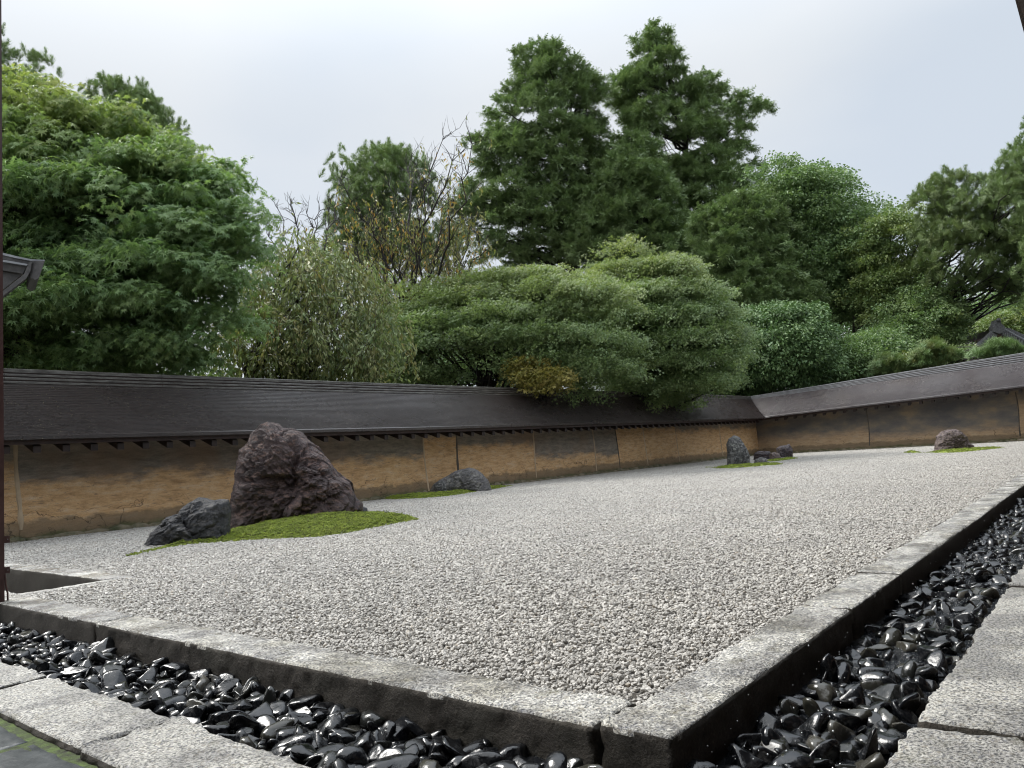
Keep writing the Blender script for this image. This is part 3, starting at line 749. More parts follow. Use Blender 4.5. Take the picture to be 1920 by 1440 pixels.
# ================================================================== ROCKS
def rock(name, poly, base_px, thick, m, label, seed, group=None, rough=1.0, sub=(220, 110), facet=.5, grain=(1, 1, 1), category='rock', sink=.12):
    poly = np.array(poly, float)
    g = G(*base_px); c0 = g + FWH * thick * .55
    # true-size outline in the upright plane through the rock's middle
    o = np.array([0, 0, CAMZ])
    uv = []
    for (x, y) in poly:
        w = R @ np.array([x - 960, -(y - 720), -F]); t = (c0 @ FWH) / (w @ FWH); p = o + w * t
        uv.append(((p - c0) @ RGT, p[2]))
    uv = np.array(uv); zmin = uv[:, 1].min(); 
    uv[:, 1] = np.where(uv[:, 1] < .06, -sink, uv[:, 1])
    cu = (uv[:, 0].min() + uv[:, 0].max()) / 2; cz = (uv[:, 1].max() + uv[:, 1].min()) * .45
    nt_, np_ = sub
    th = np.linspace(0, 2 * math.pi, nt_, endpoint=False)
    # radial distance of the outline
    rr = np.zeros(nt_)
    A = uv - np.array([cu, cz]); B = np.roll(A, -1, 0)
    for i, t in enumerate(th):
        d = np.array([math.cos(t), math.sin(t)]); best = 0
        for a, b in zip(A, B):
            e = b - a; den = d[0] * e[1] - d[1] * e[0]
            if abs(den) < 1e-12: continue
            s = (a[0] * e[1] - a[1] * e[0]) / den; k = (a[0] * d[1] - a[1] * d[0]) / den
            if s > 0 and 0 <= k <= 1: best = max(best, s)
        rr[i] = best
    ph = np.linspace(0, math.pi, np_ + 1)
    TH, PH = np.meshgrid(th, ph, indexing='ij')
    sp = np.sin(PH) ** .75; cp = np.cos(PH); cp = np.sign(cp) * np.abs(cp) ** .9
    RR = rr[:, None] * sp
    X = RR * np.cos(TH); Z = RR * np.sin(TH); Y = -cp * thick * (1 - .25 * np.clip((Z + cz) / max(uv[:, 1].max(), .01), 0, 1))
    X = X + cu; Z = Z + cz
    V = np.stack([X, Y, Z], -1).reshape(-1, 3)
    size = max(uv[:, 0].max() - uv[:, 0].min(), uv[:, 1].max()) 
    q = V / size * np.array(grain)
    nrm = np.stack([X - cu, Y, Z - cz], -1).reshape(-1, 3); nrm /= np.maximum(np.linalg.norm(nrm, axis=1), 1e-6)[:, None]
    w1 = q * 3.2 + .25 * np.stack([vnoise(q * 4 + 9, seed + k) for k in range(3)], 1)
    f1, f2, hid, tl1 = worley(w1, seed); f1b, f2b, hidb, tl2 = worley(q * 8 + .3 * np.stack([vnoise(q * 9 + 3, seed + 20 + k) for k in range(3)], 1), seed + 30)
    edge = np.clip((f2 - f1) / .18, 0, 1); edgeb = np.clip((f2b - f1b) / .2, 0, 1)
    ridg = 1 - np.abs(fbm(q * 5 + 4, 5, seed + 50, .55))
    d = facet * (.045 * hid + .07 * tl1 + .02 * (edge - 1) + .016 * hidb + .035 * tl2 + .012 * (edgeb - 1)) + rough * (.020 * (ridg - .6) + .012 * fbm(q * 22, 4, seed + 60, .6))
    st1 = fbm(w1 * .8 + 40, 3, seed + 70); st2 = fbm(w1 * 2.3 + 70, 3, seed + 75)
    d = d + facet * (.055 * (np.round(st1 * 3.2) / 3.2 - st1 * .3) + .022 * (np.round(st2 * 3) / 3))
    rimfac = .22 + .90 * np.abs(np.cos(PH)).reshape(-1) ** 1.2
    V = V + nrm * (d * size * rimfac)[:, None]
    wv = V[:, 0:1] * RGT + V[:, 1:2] * FWH + V[:, 2:3] * np.array([0, 0, 1])
    base = np.array([c0[0], c0[1], 0.0])
    I = np.arange(nt_ * (np_ + 1)).reshape(nt_, np_ + 1); J = np.roll(I, -1, 0)
    f = np.stack([I[:, :-1], J[:, :-1], J[:, 1:], I[:, 1:]], -1).reshape(-1, 4)
    me = mesh(name, wv, f, [m], True)
    pr = dict(label=label, category=category)
    if group: pr['group'] = group
    return link(name, me, loc=base, **pr)
BIGG = 'rocks of the large left group'; MIDG = 'rocks of the far middle group'
rock('boulder', [(438, 985), (433, 940), (440, 905), (438, 880), (445, 842), (466, 830), (475, 815), (493, 798), (508, 790), (522, 794), (532, 803), (545, 805), (562, 812), (572, 824), (590, 835), (606, 850), (622, 870), (636, 893), (655, 905), (668, 925), (677, 945), (680, 960), (690, 990)],
     (555, 990), .40, M_R1, 'largest purple-brown craggy rock with a pointed top, standing in the left moss bed', 3, BIGG, sub=(460, 230), facet=.75)
rock('boulder', [(253, 1040), (262, 1015), (285, 1000), (300, 985), (318, 968), (340, 962), (352, 945), (370, 934), (385, 933), (400, 938), (412, 936), (425, 938), (431, 960), (430, 985), (425, 1020), (410, 1040)],
     (345, 1019), .22, M_R2, 'low blue-grey jagged rock leaning left beside the largest rock', 11, BIGG, sub=(260, 130))
rock('boulder', [(455, 986), (456, 973), (464, 964), (474, 962), (482, 966), (490, 968), (494, 985)], (478, 990), .06, M_R5, 'small brown stones at the foot of the largest rock', 15, sub=(80, 40), facet=1.0, category='stone')
rock('boulder', [(674, 962), (680, 950), (688, 952), (693, 962)], (684, 962), .05, M_R2, 'small flat grey stone at the right foot of the largest rock', 16, sub=(60, 30), category='stone')
rock('boulder', [(806, 921), (812, 908), (824, 900), (838, 893), (852, 884), (868, 879), (880, 876), (893, 879), (905, 888), (916, 900), (926, 913), (928, 922)], (868, 924), .20, M_R3, 'wide low grey lichen-mottled rock in front of the left wall', 21, sub=(220, 110), facet=.35, rough=.7)
rock('boulder', [(812, 924), (814, 908), (822, 901), (832, 901), (840, 908), (843, 924)], (828, 927), .08, M_R4, 'short knobbly grey rock against the left end of the low wide one', 22, sub=(120, 60))
rock('boulder', [(1363, 872), (1364, 850), (1363, 832), (1367, 822), (1376, 816), (1386, 820), (1393, 832), (1400, 843), (1404, 858), (1406, 872)], (1384, 872), .22, M_R4, 'upright pale-streaked grey rock, tallest of the far middle group', 31, MIDG, sub=(160, 80), grain=(1.6, 1.6, .6))
rock('boulder', [(1412, 862), (1414, 850), (1420, 846), (1432, 845), (1443, 846), (1450, 856), (1452, 864)], (1432, 862), .2, M_R6, 'flat dark layered rock between the upright rock and the corner', 32, MIDG, sub=(120, 60), grain=(.6, .6, 2))
rock('boulder', [(1440, 864), (1444, 850), (1452, 847), (1460, 851), (1468, 860), (1470, 864)], (1455, 862), .16, M_R5, 'low rust-brown rock beside the square dark rock', 33, MIDG, sub=(100, 50))
rock('boulder', [(1455, 860), (1456, 840), (1462, 836), (1472, 835), (1480, 832), (1485, 842), (1486, 860)], (1471, 858), .2, M_R6, 'square dark rock at the right of the far middle group', 34, MIDG, sub=(120, 60))
rock('boulder', [(1411, 870), (1416, 862), (1426, 857), (1436, 859), (1442, 868), (1442, 872)], (1427, 869), .14, M_R3, 'small striped pale grey rock at the front of the far middle group', 35, MIDG, sub=(100, 50), grain=(3, 1, 1))
rock('boulder', [(1753, 846), (1756, 832), (1759, 818), (1766, 810), (1776, 806), (1790, 805), (1800, 810), (1808, 820), (1813, 830), (1822, 836), (1818, 842), (1800, 848)], (1782, 845), .28, M_R5, 'rounded speckled brown-grey rock by the right-hand wall', 41, sub=(180, 90), facet=.5, rough=1.2, grain=(1.8, 1.8, 1.8))

# moss beds ----------------------------------------------------------------
def tuft_mesh(name, seed, r0=.012):
    r = np.random.default_rng(seed); mb = MB(); v0, f0 = ico(1)
    for k in range(14):
        a = r.uniform(0, 6.28); d = r.uniform(0, .03); s = r.uniform(.4, 1.0) * r0 * .62
        mb.add(v0 * s * np.array([1, 1, .9]) * (1 + r.uniform(-.25, .25, (len(v0), 1))) + np.array([math.cos(a) * d, math.sin(a) * d, r.uniform(-.003, .007)]), f0)
    return mb.me(name, [M_MOSS], False)
TUFT = [tuft_mesh('moss_tuft_%d' % i, 60 + i) for i in range(4)]
def inpoly(p, poly):
    p = np.asarray(p); poly = np.asarray(poly); x, y = p[:, 0], p[:, 1]; r = np.zeros(len(p), bool); j = len(poly) - 1
    for i in range(len(poly)):
        xi, yi = poly[i][:2]; xj, yj = poly[j][:2]
        c = ((yi > y) != (yj > y)) & (x < (xj - xi) * (y - yi) / (yj - yi + 1e-12) + xi); r ^= c; j = i
    return r
def edist(p, poly):
    p = np.asarray(p, float); d = np.full(len(p), 1e9); poly = np.asarray(poly, float)[:, :2]
    for a, b in zip(poly, np.roll(poly, -1, 0)):
        e = b - a; t = np.clip(((p - a) @ e) / (e @ e + 1e-12), 0, 1); d = np.minimum(d, np.linalg.norm(p - a - t[:, None] * e, axis=1))
    return d
def moss(front, depth, height, label, bumps=(), sp=.02, seed=0):
    """front: outline of the near edge in photo pixels on the ground; the bed runs back from it"""
    fr = np.array([G(*p)[:2] for p in front]); n = len(fr)
    # closed bed: near edge, then a rounded far edge
    mid = fr.mean(0); k = np.linspace(0, 1, n)
    bk = fr + FWH[:2] * (depth * np.sin(np.pi * k) ** .6)[:, None]
    poly = np.concatenate([fr, bk[::-1][1:-1]])
    lo, hi = poly.min(0), poly.max(0)
    def hgt(q):
        e = edist(q, poly); h = height * (1 - np.exp(-e / .14)); 
        for (bx, by, br, bh) in bumps:
            c = G(bx, by)[:2]; h = h + bh * np.exp(-np.sum((q - c) ** 2, 1) / br ** 2) * np.clip(e / .1, 0, 1)
        return h + .010 * fbm(np.concatenate([q * 5, np.zeros((len(q), 1))], 1), 3, seed) * np.clip(e / .05, 0, 1)
    st = .05; gx = np.arange(lo[0] - st, hi[0] + st, st); gy = np.arange(lo[1] - st, hi[1] + st, st)
    X, Y = np.meshgrid(gx, gy, indexing='ij'); q = np.stack([X.ravel(), Y.ravel()], 1); ins = inpoly(q, poly)
    z = np.where(ins, hgt(q), -.03) - .004
    I = np.arange(len(q)).reshape(X.shape); f = np.stack([I[:-1, :-1], I[1:, :-1], I[1:, 1:], I[:-1, 1:]], -1).reshape(-1, 4)
    f = f[ins[f].all(1)]
    c = np.array([mid[0], mid[1], 0])
    o = empty('moss_bed', c, label=label, category='moss', group='moss beds round the rocks')
    link('moss_mound', mesh('moss_mound', np.concatenate([q, z[:, None]], 1) - c, f, [M_MOSS], True), o)
    nn = int((hi - lo).prod() / sp ** 2 * 1.15); r = np.random.default_rng(seed); p = r.uniform(lo - .02, hi + .02, (nn, 2))
    e = edist(p, poly); keep = inpoly(p, poly) | (e < .012 + .02 * r.random(nn)); p = p[keep]
    z = np.where(inpoly(p, poly), hgt(p), .004) + r.uniform(-.004, .004, len(p))
    pts = np.concatenate([p, z[:, None]], 1)
    s = scatter('moss_tufts', pts, np.stack([r.normal(0, .3, len(p)), r.normal(0, .3, len(p)), r.uniform(0, 6.28, len(p))], 1), r.uniform(.5, 1.15, len(p)), r.integers(0, 4, len(p)), TUFT, kind='stuff', loc=c)
    s.parent = o; s.location = (0, 0, 0)
moss([(246, 1043), (300, 1030), (350, 1022), (400, 1018), (470, 1013), (540, 1010), (600, 1007), (650, 1000), (700, 990), (740, 982), (778, 976)], 1.7, .05,
     'largest bright moss bed round the tall purple rock', [(640, 985, .5, .060), (560, 994, .45, .045)], seed=1)
moss([(700, 936), (740, 937), (790, 935), (840, 931), (890, 923), (930, 917), (960, 911)], 1.0, .06, 'thin bright moss bed round the low wide grey rock near the left wall', seed=2, sp=.03)
moss([(1328, 876), (1345, 879), (1370, 879), (1400, 877), (1430, 874), (1462, 872), (1466, 869)], 1.3, .05, 'moss bed round the upright rock of the far middle group', seed=3, sp=.05)
moss([(1438, 866), (1450, 866), (1470, 864), (1490, 861), (1496, 859)], .9, .05, 'small moss patch before the square dark rock', seed=4, sp=.05)
moss([(1711, 846), (1730, 849), (1760, 850), (1800, 849), (1840, 845), (1870, 842), (1884, 839)], 1.3, .05, 'moss bed round the rounded rock by the right-hand wall', [(1832, 838, .4, .05)], seed=5, sp=.05)

# ================================================================== TREES
def leafshape(tips, valley=.34, w0=-140, w1=140):
    """palmate leaf as a fan; base at the origin, points along +y"""
    n = len(tips); V = [(0, 0, 0)]
    a = np.radians(np.linspace(w0, w1, n))
    for i in range(n):
        V.append((math.sin(a[i]) * tips[i], math.cos(a[i]) * tips[i], -.22 * tips[i] ** 2))
        if i < n - 1: am = (a[i] + a[i + 1]) / 2; V.append((math.sin(am) * valley, math.cos(am) * valley, 0))
    f = [(0, i + 1, i) for i in range(1, len(V) - 1)]
    return np.array(V), np.array(f)
MAPLE7 = leafshape([.5, .85, 1.0, 1.1, 1.0, .85, .5]); MAPLE5 = leafshape([.6, .95, 1.1, .95, .6], .36, -120, 120)
OVAL = (np.array([[0, 0, 0], [.28, .45, .03], [0, 1, -.12], [-.28, .45, .03]]), np.array([[0, 1, 2], [0, 2, 3]]))
LONG = (np.array([[0, 0, 0], [.17, .42, .02], [0, 1, -.10], [-.17, .42, .02]]), np.array([[0, 1, 2], [0, 2, 3]]))
def place(mb, shp, s, loc, yaw, pitch, roll=0.0):
    """leaf points along yaw in the plane, pitched down"""
    Rm = np.array(Matrix.Rotation(yaw, 3, 'Z') @ Matrix.Rotation(-pitch, 3, 'X') @ Matrix.Rotation(roll, 3, 'Y'))
    mb.add((shp[0] * s) @ Rm.T + np.asarray(loc), shp[1])
def maple_spray(name, seed, shp, ls, n, rad, m):
    r = np.random.default_rng(seed); mb = MB()
    for k in range(n):
        a = r.uniform(0, 6.28); d = rad * math.sqrt(r.random()); yaw = math.atan2(-math.cos(a), math.sin(a)) + math.pi + r.normal(0, .6)
        yaw = -(math.pi / 2 - a) + r.normal(0, .5)
        place(mb, shp, ls * r.uniform(.6, 1.15), (math.cos(a) * d, math.sin(a) * d, -.35 * d * d / rad + r.normal(0, .02)), yaw, r.uniform(.1, 1.0), r.normal(0, .35))
    return mb.me(name, [m])
def blob_spray(name, seed, shp, ls, n, rad, m, zr=.7, droop=.4):
    r = np.random.default_rng(seed); mb = MB()
    for k in range(n):
        d = r.normal(size=3); d /= np.linalg.norm(d); d = d * rad * r.uniform(.5, 1) * np.array([1, 1, zr]); a = math.atan2(d[1], d[0])
        place(mb, shp, ls * r.uniform(.6, 1.2), d, -(math.pi / 2 - a) + r.normal(0, .6), droop + r.normal(0, .5), r.normal(0, .6))
    return mb.me(name, [m])
def hang_spray(name, seed, ls, ln, n, m):
    r = np.random.default_rng(seed); mb = MB()
    v, f = tube([(0, 0, 0), (.02, .01, -ln * .5), (.0, .03, -ln)], [.003, .002, .001], 3); mb.add(v, f, 1)
    for k in range(n):
        z = -ln * r.random(); place(mb, LONG, ls * r.uniform(.6, 1.2), (r.normal(0, .025), r.normal(0, .025), z), r.uniform(0, 6.28), r.uniform(.7, 1.45), r.normal(0, .5))
    return mb.me(name, [m, M_BARKR])
def frond_spray(name, seed, m, ln=.30, n=14, blades=9, up=-.15):
    """flat drooping sprays of scale foliage"""
    r = np.random.default_rng(seed); mb = MB()
    for k in range(n):
        a = r.uniform(0, 6.28); l = ln * r.uniform(.6, 1.1); dirh = np.array([math.cos(a), math.sin(a), r.uniform(-.3, .9)]); sd_ = np.array([-math.sin(a), math.cos(a), 0]) + np.array([0, 0, r.normal(0, .5)])
        for q in range(blades):
            t = (q + .5) / blades; c = dirh * l * t + np.array([0, 0, up * l * t * t * 2 + r.normal(0, .02)])
            for s in (-1, 1):
                bl = .32 * l * (1.05 - t) + .03; tip = c + (dirh * .75 + sd_ * s * .8) * bl + np.array([0, 0, (-.35 + r.normal(0, .35)) * bl]); w = .010 + .007 * r.random()
                mb.add([c - dirh * w, tip, c + dirh * w], [[0, 1, 2]])
    return mb.me(name, [m])
def plume_spray(name, seed, m, ln=.42, n=120, lean=.9, w=.007):
    r = np.random.default_rng(seed); mb = MB()
    for k in range(n):
        t = r.random() ** .8; a = r.uniform(0, 6.28); c = np.array([r.normal(0, .02), r.normal(0, .02), t * ln * .8 - .1])
        bl = (.10 + .08 * r.random()) * (1.3 - t); tip = c + np.array([math.cos(a) * lean, math.sin(a) * lean, .75 + r.normal(0, .3)]) * bl; s = np.array([-math.sin(a), math.cos(a), 0]) * w
        mb.add([c - s, c + s, tip], [[0, 1, 2]])
    return mb.me(name, [m])
def needle_spray(name, seed, m, n=60, ln=.16, w=.006):
    r = np.random.default_rng(seed); mb = MB()
    for k in range(n):
        d = r.normal(size=3); d[2] = abs(d[2]) * 1.2 - .15; d /= np.linalg.norm(d); c = r.normal(0, .03, 3); s = np.cross(d, [.3, .5, .8]); s = s / np.linalg.norm(s) * w
        mb.add([c - s, c + s, c + d * ln * r.uniform(.7, 1.1)], [[0, 1, 2]])
    return mb.me(name, [m])
SP = {
    'maple': [maple_spray('maple_spray_%d' % i, 400 + i, MAPLE7, .070, 19, .22, L_MAPLE) for i in range(4)],
    'maple2': [maple_spray('small_maple_spray_%d' % i, 410 + i, MAPLE5, .042, 46, .24, L_MAPLE2) for i in range(4)],
    'gold': [maple_spray('gold_maple_spray_%d' % i, 420 + i, MAPLE5, .05, 30, .22, L_GOLD) for i in range(2)],
    'weep': [hang_spray('cherry_spray_%d' % i, 430 + i, .105, .62, 20, L_CHERRY) for i in range(4)],
    'oldch': [hang_spray('autumn_cherry_spray_%d' % i, 440 + i, .10, .25, 4, L_OLDCH) for i in range(3)],
    'hinoki': [frond_spray('cypress_spray_%d' % i, 450 + i, L_HINOKI) for i in range(4)],
    'cedar': [plume_spray('cedar_spray_%d' % i, 460 + i, L_CEDAR) for i in range(3)],
    'broad': [blob_spray('broad_spray_%d' % i, 470 + i, OVAL, .095, 46, .26, L_BROAD) for i in range(4)],
    'cam': [blob_spray('dark_leaf_spray_%d' % i, 480 + i, OVAL, .10, 46, .26, L_CAM, .5, .7) for i in range(3)],
    'pine': [needle_spray('pine_spray_%d' % i, 490 + i, L_PINE) for i in range(3)],
}
def sample_poly(poly, n, r):
    poly = np.asarray(poly, float); lo, hi = poly.min(0), poly.max(0); outp = np.zeros((0, 2))
    while len(outp) < n:
        q = r.uniform(lo, hi, (n * 2, 2)); outp = np.concatenate([outp, q[inpoly(q, poly)]])
    return outp[:n]
def taper_limb(mb, p0, p1, r0, r1, r, sag=.15, n=7, sides=6, jit=.04, m=0):
    L = np.linalg.norm(p1 - p0); mid = (p0 + p1) / 2 + np.array([0, 0, L * sag]) + r.normal(0, L * .06, 3)
    pts = bez(p0, mid, p1, n, L * jit * .5); v, f = tube(pts, np.linspace(r0, r1, n), sides); mb.add(v, f, m); return pts
def tree(kind, label, poly, D, T, sp, npads, padr, per, base=None, trunk_r=.15, flat=.3, scale=1.0, tint=None, seed=0, bark=None, limbs=26, group=None, jscale=.25, category='tree', trunks=1, tilt=.5, front=.6, fork=.35, guard=None, straight=False, droop=0.0, edge=.4, tiers=0, hollow=None):
    r = np.random.default_rng(seed); poly = np.asarray(poly, float)
    cx = (poly[:, 0].min() + poly[:, 0].max()) / 2
    bp = base if base is not None else (cx, None)
    b0 = P(bp[0], 800, D); b0 += FWH * max(0, (10.9 - b0[1]) / FWH[1]); b0[2] = -.32
    # pad centres filling the outline, with depth
    c2 = sample_poly(poly, npads * 2, r); e = edist(c2, poly) * D / F
    k = e > padr * scale * edge * r.uniform(.2, 1.5, len(e)); c2, e = c2[k][:npads], e[k][:npads]
    th = np.minimum(T, e * 1.25 + padr * .4); u = r.uniform(-1, 1, len(c2)); u = np.where(r.random(len(c2)) < front, -np.abs(u) ** .6, u)
    PC = np.array([P(a, b, D + h * w) for (a, b), h, w in zip(c2, th, u)])
    if tiers: tz = PC[:, 2] / tiers + .35 * np.sin(PC[:, 0] * .9 + PC[:, 1] * .7); PC[:, 2] += (np.round(tz) - tz) * tiers * .8
    if hollow:
        hh_ = (((c2 - np.array(hollow[0])) / np.array(hollow[1])) ** 2).sum(1) < 1; kk = ~(hh_ & (r.random(len(c2)) < hollow[2])); PC = PC[kk]; c2 = c2[kk]
    if guard: kk = guard(PC); PC = PC[kk]; c2 = c2[kk]
    # sprays over each pad
    n = len(PC) * per; pi = np.repeat(np.arange(len(PC)), per)
    a = r.uniform(0, 6.28, n); d = np.sqrt(r.random(n)) * np.where(r.random(n) < .06, 1.35, 1); pr_ = padr * (1 + r.uniform(-jscale, jscale, len(PC)))[pi] * scale
    off = np.stack([np.cos(a) * d * pr_, np.sin(a) * d * pr_, (1 - d ** 2) * pr_ * flat - droop * d * pr_ + r.normal(0, .05, n) * pr_ - flat * pr_ * .4], 1)
    pts = PC[pi] + off
    rz = a + r.normal(0, .5, n); tl = tilt * d + r.normal(0, .18, n)
    # tilt outward: rotate about the tangential axis, written as Euler XYZ
    rot = np.stack([-np.sin(a) * tl, np.cos(a) * tl, rz], 1)
    if sp == 'cedar': rot = np.stack([-np.sin(a) * d * .9 + r.normal(0, .25, n), np.cos(a) * d * .9 + r.normal(0, .25, n), rz], 1)
    if sp in ('weep', 'oldch'): rot = np.stack([r.normal(0, .42, n), r.normal(0, .42, n), rz], 1)
    ti = tint(c2[pi], r) if tint else np.clip(r.normal(.06, .06, n), 0, 1)
    if guard: kk = guard(pts); pts, rot, ti = pts[kk], rot[kk], ti[kk]
    n = len(pts)
    pr2 = dict(label=label, category=category)
    if group: pr2['group'] = group
    o = empty(kind, b0, **pr2)
    s = scatter('crown', pts, rot, r.uniform(.75, 1.25, n) * scale, r.integers(0, len(SP[sp]), n), SP[sp], ti, loc=b0, kind='stuff')
    s.parent = o; s.location = (0, 0, 0)
    # trunk and limbs
    mb = MB(); top2 = poly[np.argmin(poly[:, 1])]; topp = P(top2[0], top2[1] + (1.3 if straight else 1.2) * F / D, D)
    if PC.size:
        cen = PC.mean(0)
        for q in range(trunks):
            bb = b0 + np.array([r.normal(0, .25), r.normal(0, .25), 0]) * (trunks > 1)
            hh = (topp[2] if straight else b0[2] + (cen[2] - b0[2]) * .8)
            tp = np.array([topp[0] * .6 + cen[0] * .4 if straight else bb[0] * .4 + cen[0] * .6 + r.normal(0, .6) * (trunks > 1), topp[1] * .6 + cen[1] * .4 if straight else bb[1] * .5 + cen[1] * .5 + r.normal(0, .5) * (trunks > 1), hh])
            tr = taper_limb(mb, bb, tp, trunk_r, trunk_r * (.12 if straight else .45), r, 0, 14, 9, .02)
            sel = r.permutation(len(PC))[:limbs // trunks]
            for i in sel:
                c = PC[i]; zf = (c[2] - bb[2]) / max(.1, (tp[2] - bb[2])); t = np.clip(zf * .8 - fork * r.uniform(.2, 1) if not straight else zf - .06 - .05 * r.random(), .15, .97)
                ii = t * (len(tr) - 1); j = int(ii); p0 = tr[j] * (1 - ii + j) + tr[min(j + 1, len(tr) - 1)] * (ii - j)
                r0 = trunk_r * (.34 if straight else .42) * (1 - .75 * t) + .01
                pts_ = taper_limb(mb, p0, c, r0, .008 * D / 15 + .004, r, .10 if not straight else -.02, 8, 5, .03)
                for w in range(3):
                    jj = r.integers(3, 7); c1 = PC[r.integers(len(PC))]; dv = c1 - pts_[jj]; dl = np.linalg.norm(dv)
                    dv = dv / max(dl, .1) * min(dl, padr * 1.8 * scale) + r.normal(0, padr * .3, 3); dv[2] = min(dv[2], .15 * padr)
                    taper_limb(mb, pts_[jj], pts_[jj] + dv, r0 * .35, .004 * D / 15 + .002, r, .08, 5, 4, .03)
    link('trunk', mb.me('trunk', [bark or M_BARK], True, b0), o)
    return o, PC, b0

def over_wall(p):
    s = WY - p[:, 1]; zr = np.where(s > -.10, 1.24 + (.55 - s) * 1.02, 2.06); zr = np.where(s < -.6, 1.3, zr)
    return ~(((s > .62) & (p[:, 2] < 2.0)) | (p[:, 2] < zr + .03)) & ~((p[:, 0] > WX - .7) & (p[:, 0] < WX + .9) & (p[:, 2] < 2.4))
def yel_top(y0, y1, amt=.7):
    def fn(c, r):
        t = np.clip((y1 - c[:, 1]) / (y1 - y0), 0, 1); return np.clip(t * amt * r.uniform(.3, 1.2, len(c)) + r.normal(.04, .06, len(c)), 0, 1)
    return fn
TG = 'trees beyond the court walls'
# big maple on the left
tree('maple_tree', 'huge green maple with yellowing top filling the left of the view', [(-330, 90), (0, 128), (60, 118), (110, 140), (150, 168), (200, 160), (262, 195), (330, 215), (368, 247), (410, 250), (418, 300), (442, 322), (428, 355), (465, 378), (495, 408), (492, 450), (465, 480), (475, 530), (440, 575), (410, 630), (385, 705), (-330, 705)],
     11.6, 1.9, 'maple', 380, .66, 30, base=(90, 0), trunk_r=.17, flat=.16, tint=yel_top(110, 330, .75), seed=101, limbs=46, group=TG, guard=over_wall, tilt=.7, droop=.32, trunks=2, edge=.5, tiers=.5)
# weeping cherry
tree('cherry_tree', 'weeping cherry with long pale hanging leaves right of the big maple', [(400, 712), (410, 610), (440, 530), (480, 470), (520, 440), (560, 428), (600, 445), (640, 480), (690, 505), (705, 560), (722, 630), (715, 716)],
     14.2, 1.2, 'weep', 170, .55, 9, base=(470, 0), trunk_r=.10, flat=.5, tint=lambda c, r: np.clip(r.normal(.08, .12, len(c)), 0, .8), seed=102, limbs=34, group=TG, guard=over_wall, trunks=3, bark=M_BARK, edge=.05)
# middle maple and its right-hand neighbour
M2P = [(695, 720), (692, 600), (700, 560), (725, 540), (800, 515), (850, 492), (930, 472), (1010, 470), (1065, 482), (1120, 478), (1160, 520), (1180, 600), (1175, 735), (1000, 730)]
tree('maple_tree', 'broad dull green maple with dark forking limbs, centre of the view', M2P, 17.8, 1.7, 'maple2', 200, .80, 36, base=(880, 0), trunk_r=.14, flat=.12, tint=yel_top(460, 600, .5), seed=103, limbs=60, group=TG, guard=over_wall, tilt=.7, droop=.34, trunks=2, fork=.6, edge=.35, tiers=.55, hollow=((850, 645), (110, 45), .75))
tree('maple_tree', 'bushy grey-green maple whose lowest branches overhang the wall roof near the corner', [(1105, 520), (1140, 470), (1160, 448), (1200, 460), (1262, 455), (1310, 490), (1330, 550), (1365, 592), (1380, 615), (1362, 640), (1372, 668), (1355, 690), (1395, 724), (1365, 738), (1325, 735), (1308, 762), (1268, 748), (1200, 742), (1150, 728), (1120, 650)],
     20.6, 1.9, 'maple2', 250, .78, 32, base=(1230, 0), trunk_r=.15, flat=.12, tint=yel_top(445, 560, .45), seed=104, limbs=40, group=TG, guard=over_wall, tilt=.75, droop=.36, scale=1.1, edge=.3, tiers=.6)
tree('maple_tree', 'small golden-leaved maple low in front of the central maples', [(962, 690), (975, 665), (1000, 655), (1032, 663), (1062, 682), (1078, 702), (1060, 726), (980, 726)], 16.0, .4, 'gold', 22, .38, 14, base=(1020, 0), trunk_r=.05, flat=.2, seed=105, limbs=10, group=TG, tilt=.7, droop=.2)
# tall cypresses
tree('cypress_tree', 'tall dark cypress left of the highest one, sky showing between boughs', [(1035, 58), (1060, 90), (1085, 112), (1098, 135), (1130, 150), (1138, 172), (1120, 200), (1142, 260), (1150, 330), (1160, 420), (1175, 500), (900, 490), (885, 455), (855, 405), (850, 345), (895, 322), (882, 262), (905, 235), (922, 200), (936, 160), (962, 155), (950, 112), (990, 78)],
     40, 2.4, 'hinoki', 190, .62, 12, base=(1040, 0), trunk_r=.38, flat=.5, seed=106, limbs=70, group=TG, scale=1.5, straight=True, tilt=.3, droop=.35, front=.45)
tree('cypress_tree', 'highest dark cypress with open ragged right-hand boughs', [(1235, 12), (1262, 45), (1285, 72), (1305, 110), (1322, 122), (1345, 160), (1368, 138), (1390, 150), (1400, 175), (1425, 180), (1430, 205), (1405, 225), (1395, 250), (1425, 275), (1418, 330), (1445, 360), (1465, 420), (1500, 500), (1480, 560), (1380, 575), (1200, 480), (1125, 480), (1112, 360), (1130, 262), (1150, 180), (1148, 132), (1175, 128), (1170, 78), (1205, 70), (1200, 28)],
     42, 2.6, 'hinoki', 225, .62, 12, base=(1285, 0), trunk_r=.42, flat=.5, seed=107, limbs=90, group=TG, scale=1.55, straight=True, tilt=.3, droop=.35, front=.45)
tree('cypress_tree', 'dense dark cypress filling the gap between the two tallest', [(1120, 300), (1190, 250), (1245, 300), (1280, 380), (1290, 500), (1150, 500), (1090, 480), (1095, 380)], 38, 1.8, 'hinoki', 120, .65, 12, base=(1185, 0), trunk_r=.25, flat=.5, seed=108, limbs=24, group=TG, scale=1.5, straight=True, tilt=.3, droop=.35)
tree('cypress_tree', 'dark drooping cypress below and right of the highest one', [(1290, 400), (1400, 330), (1450, 370), (1480, 450), (1530, 540), (1500, 600), (1380, 600), (1300, 520)], 34, 2.0, 'hinoki', 130, .65, 13, base=(1410, 0), trunk_r=.25, flat=.5, seed=109, limbs=24, group=TG, scale=1.4, straight=True, tilt=.3, droop=.5)
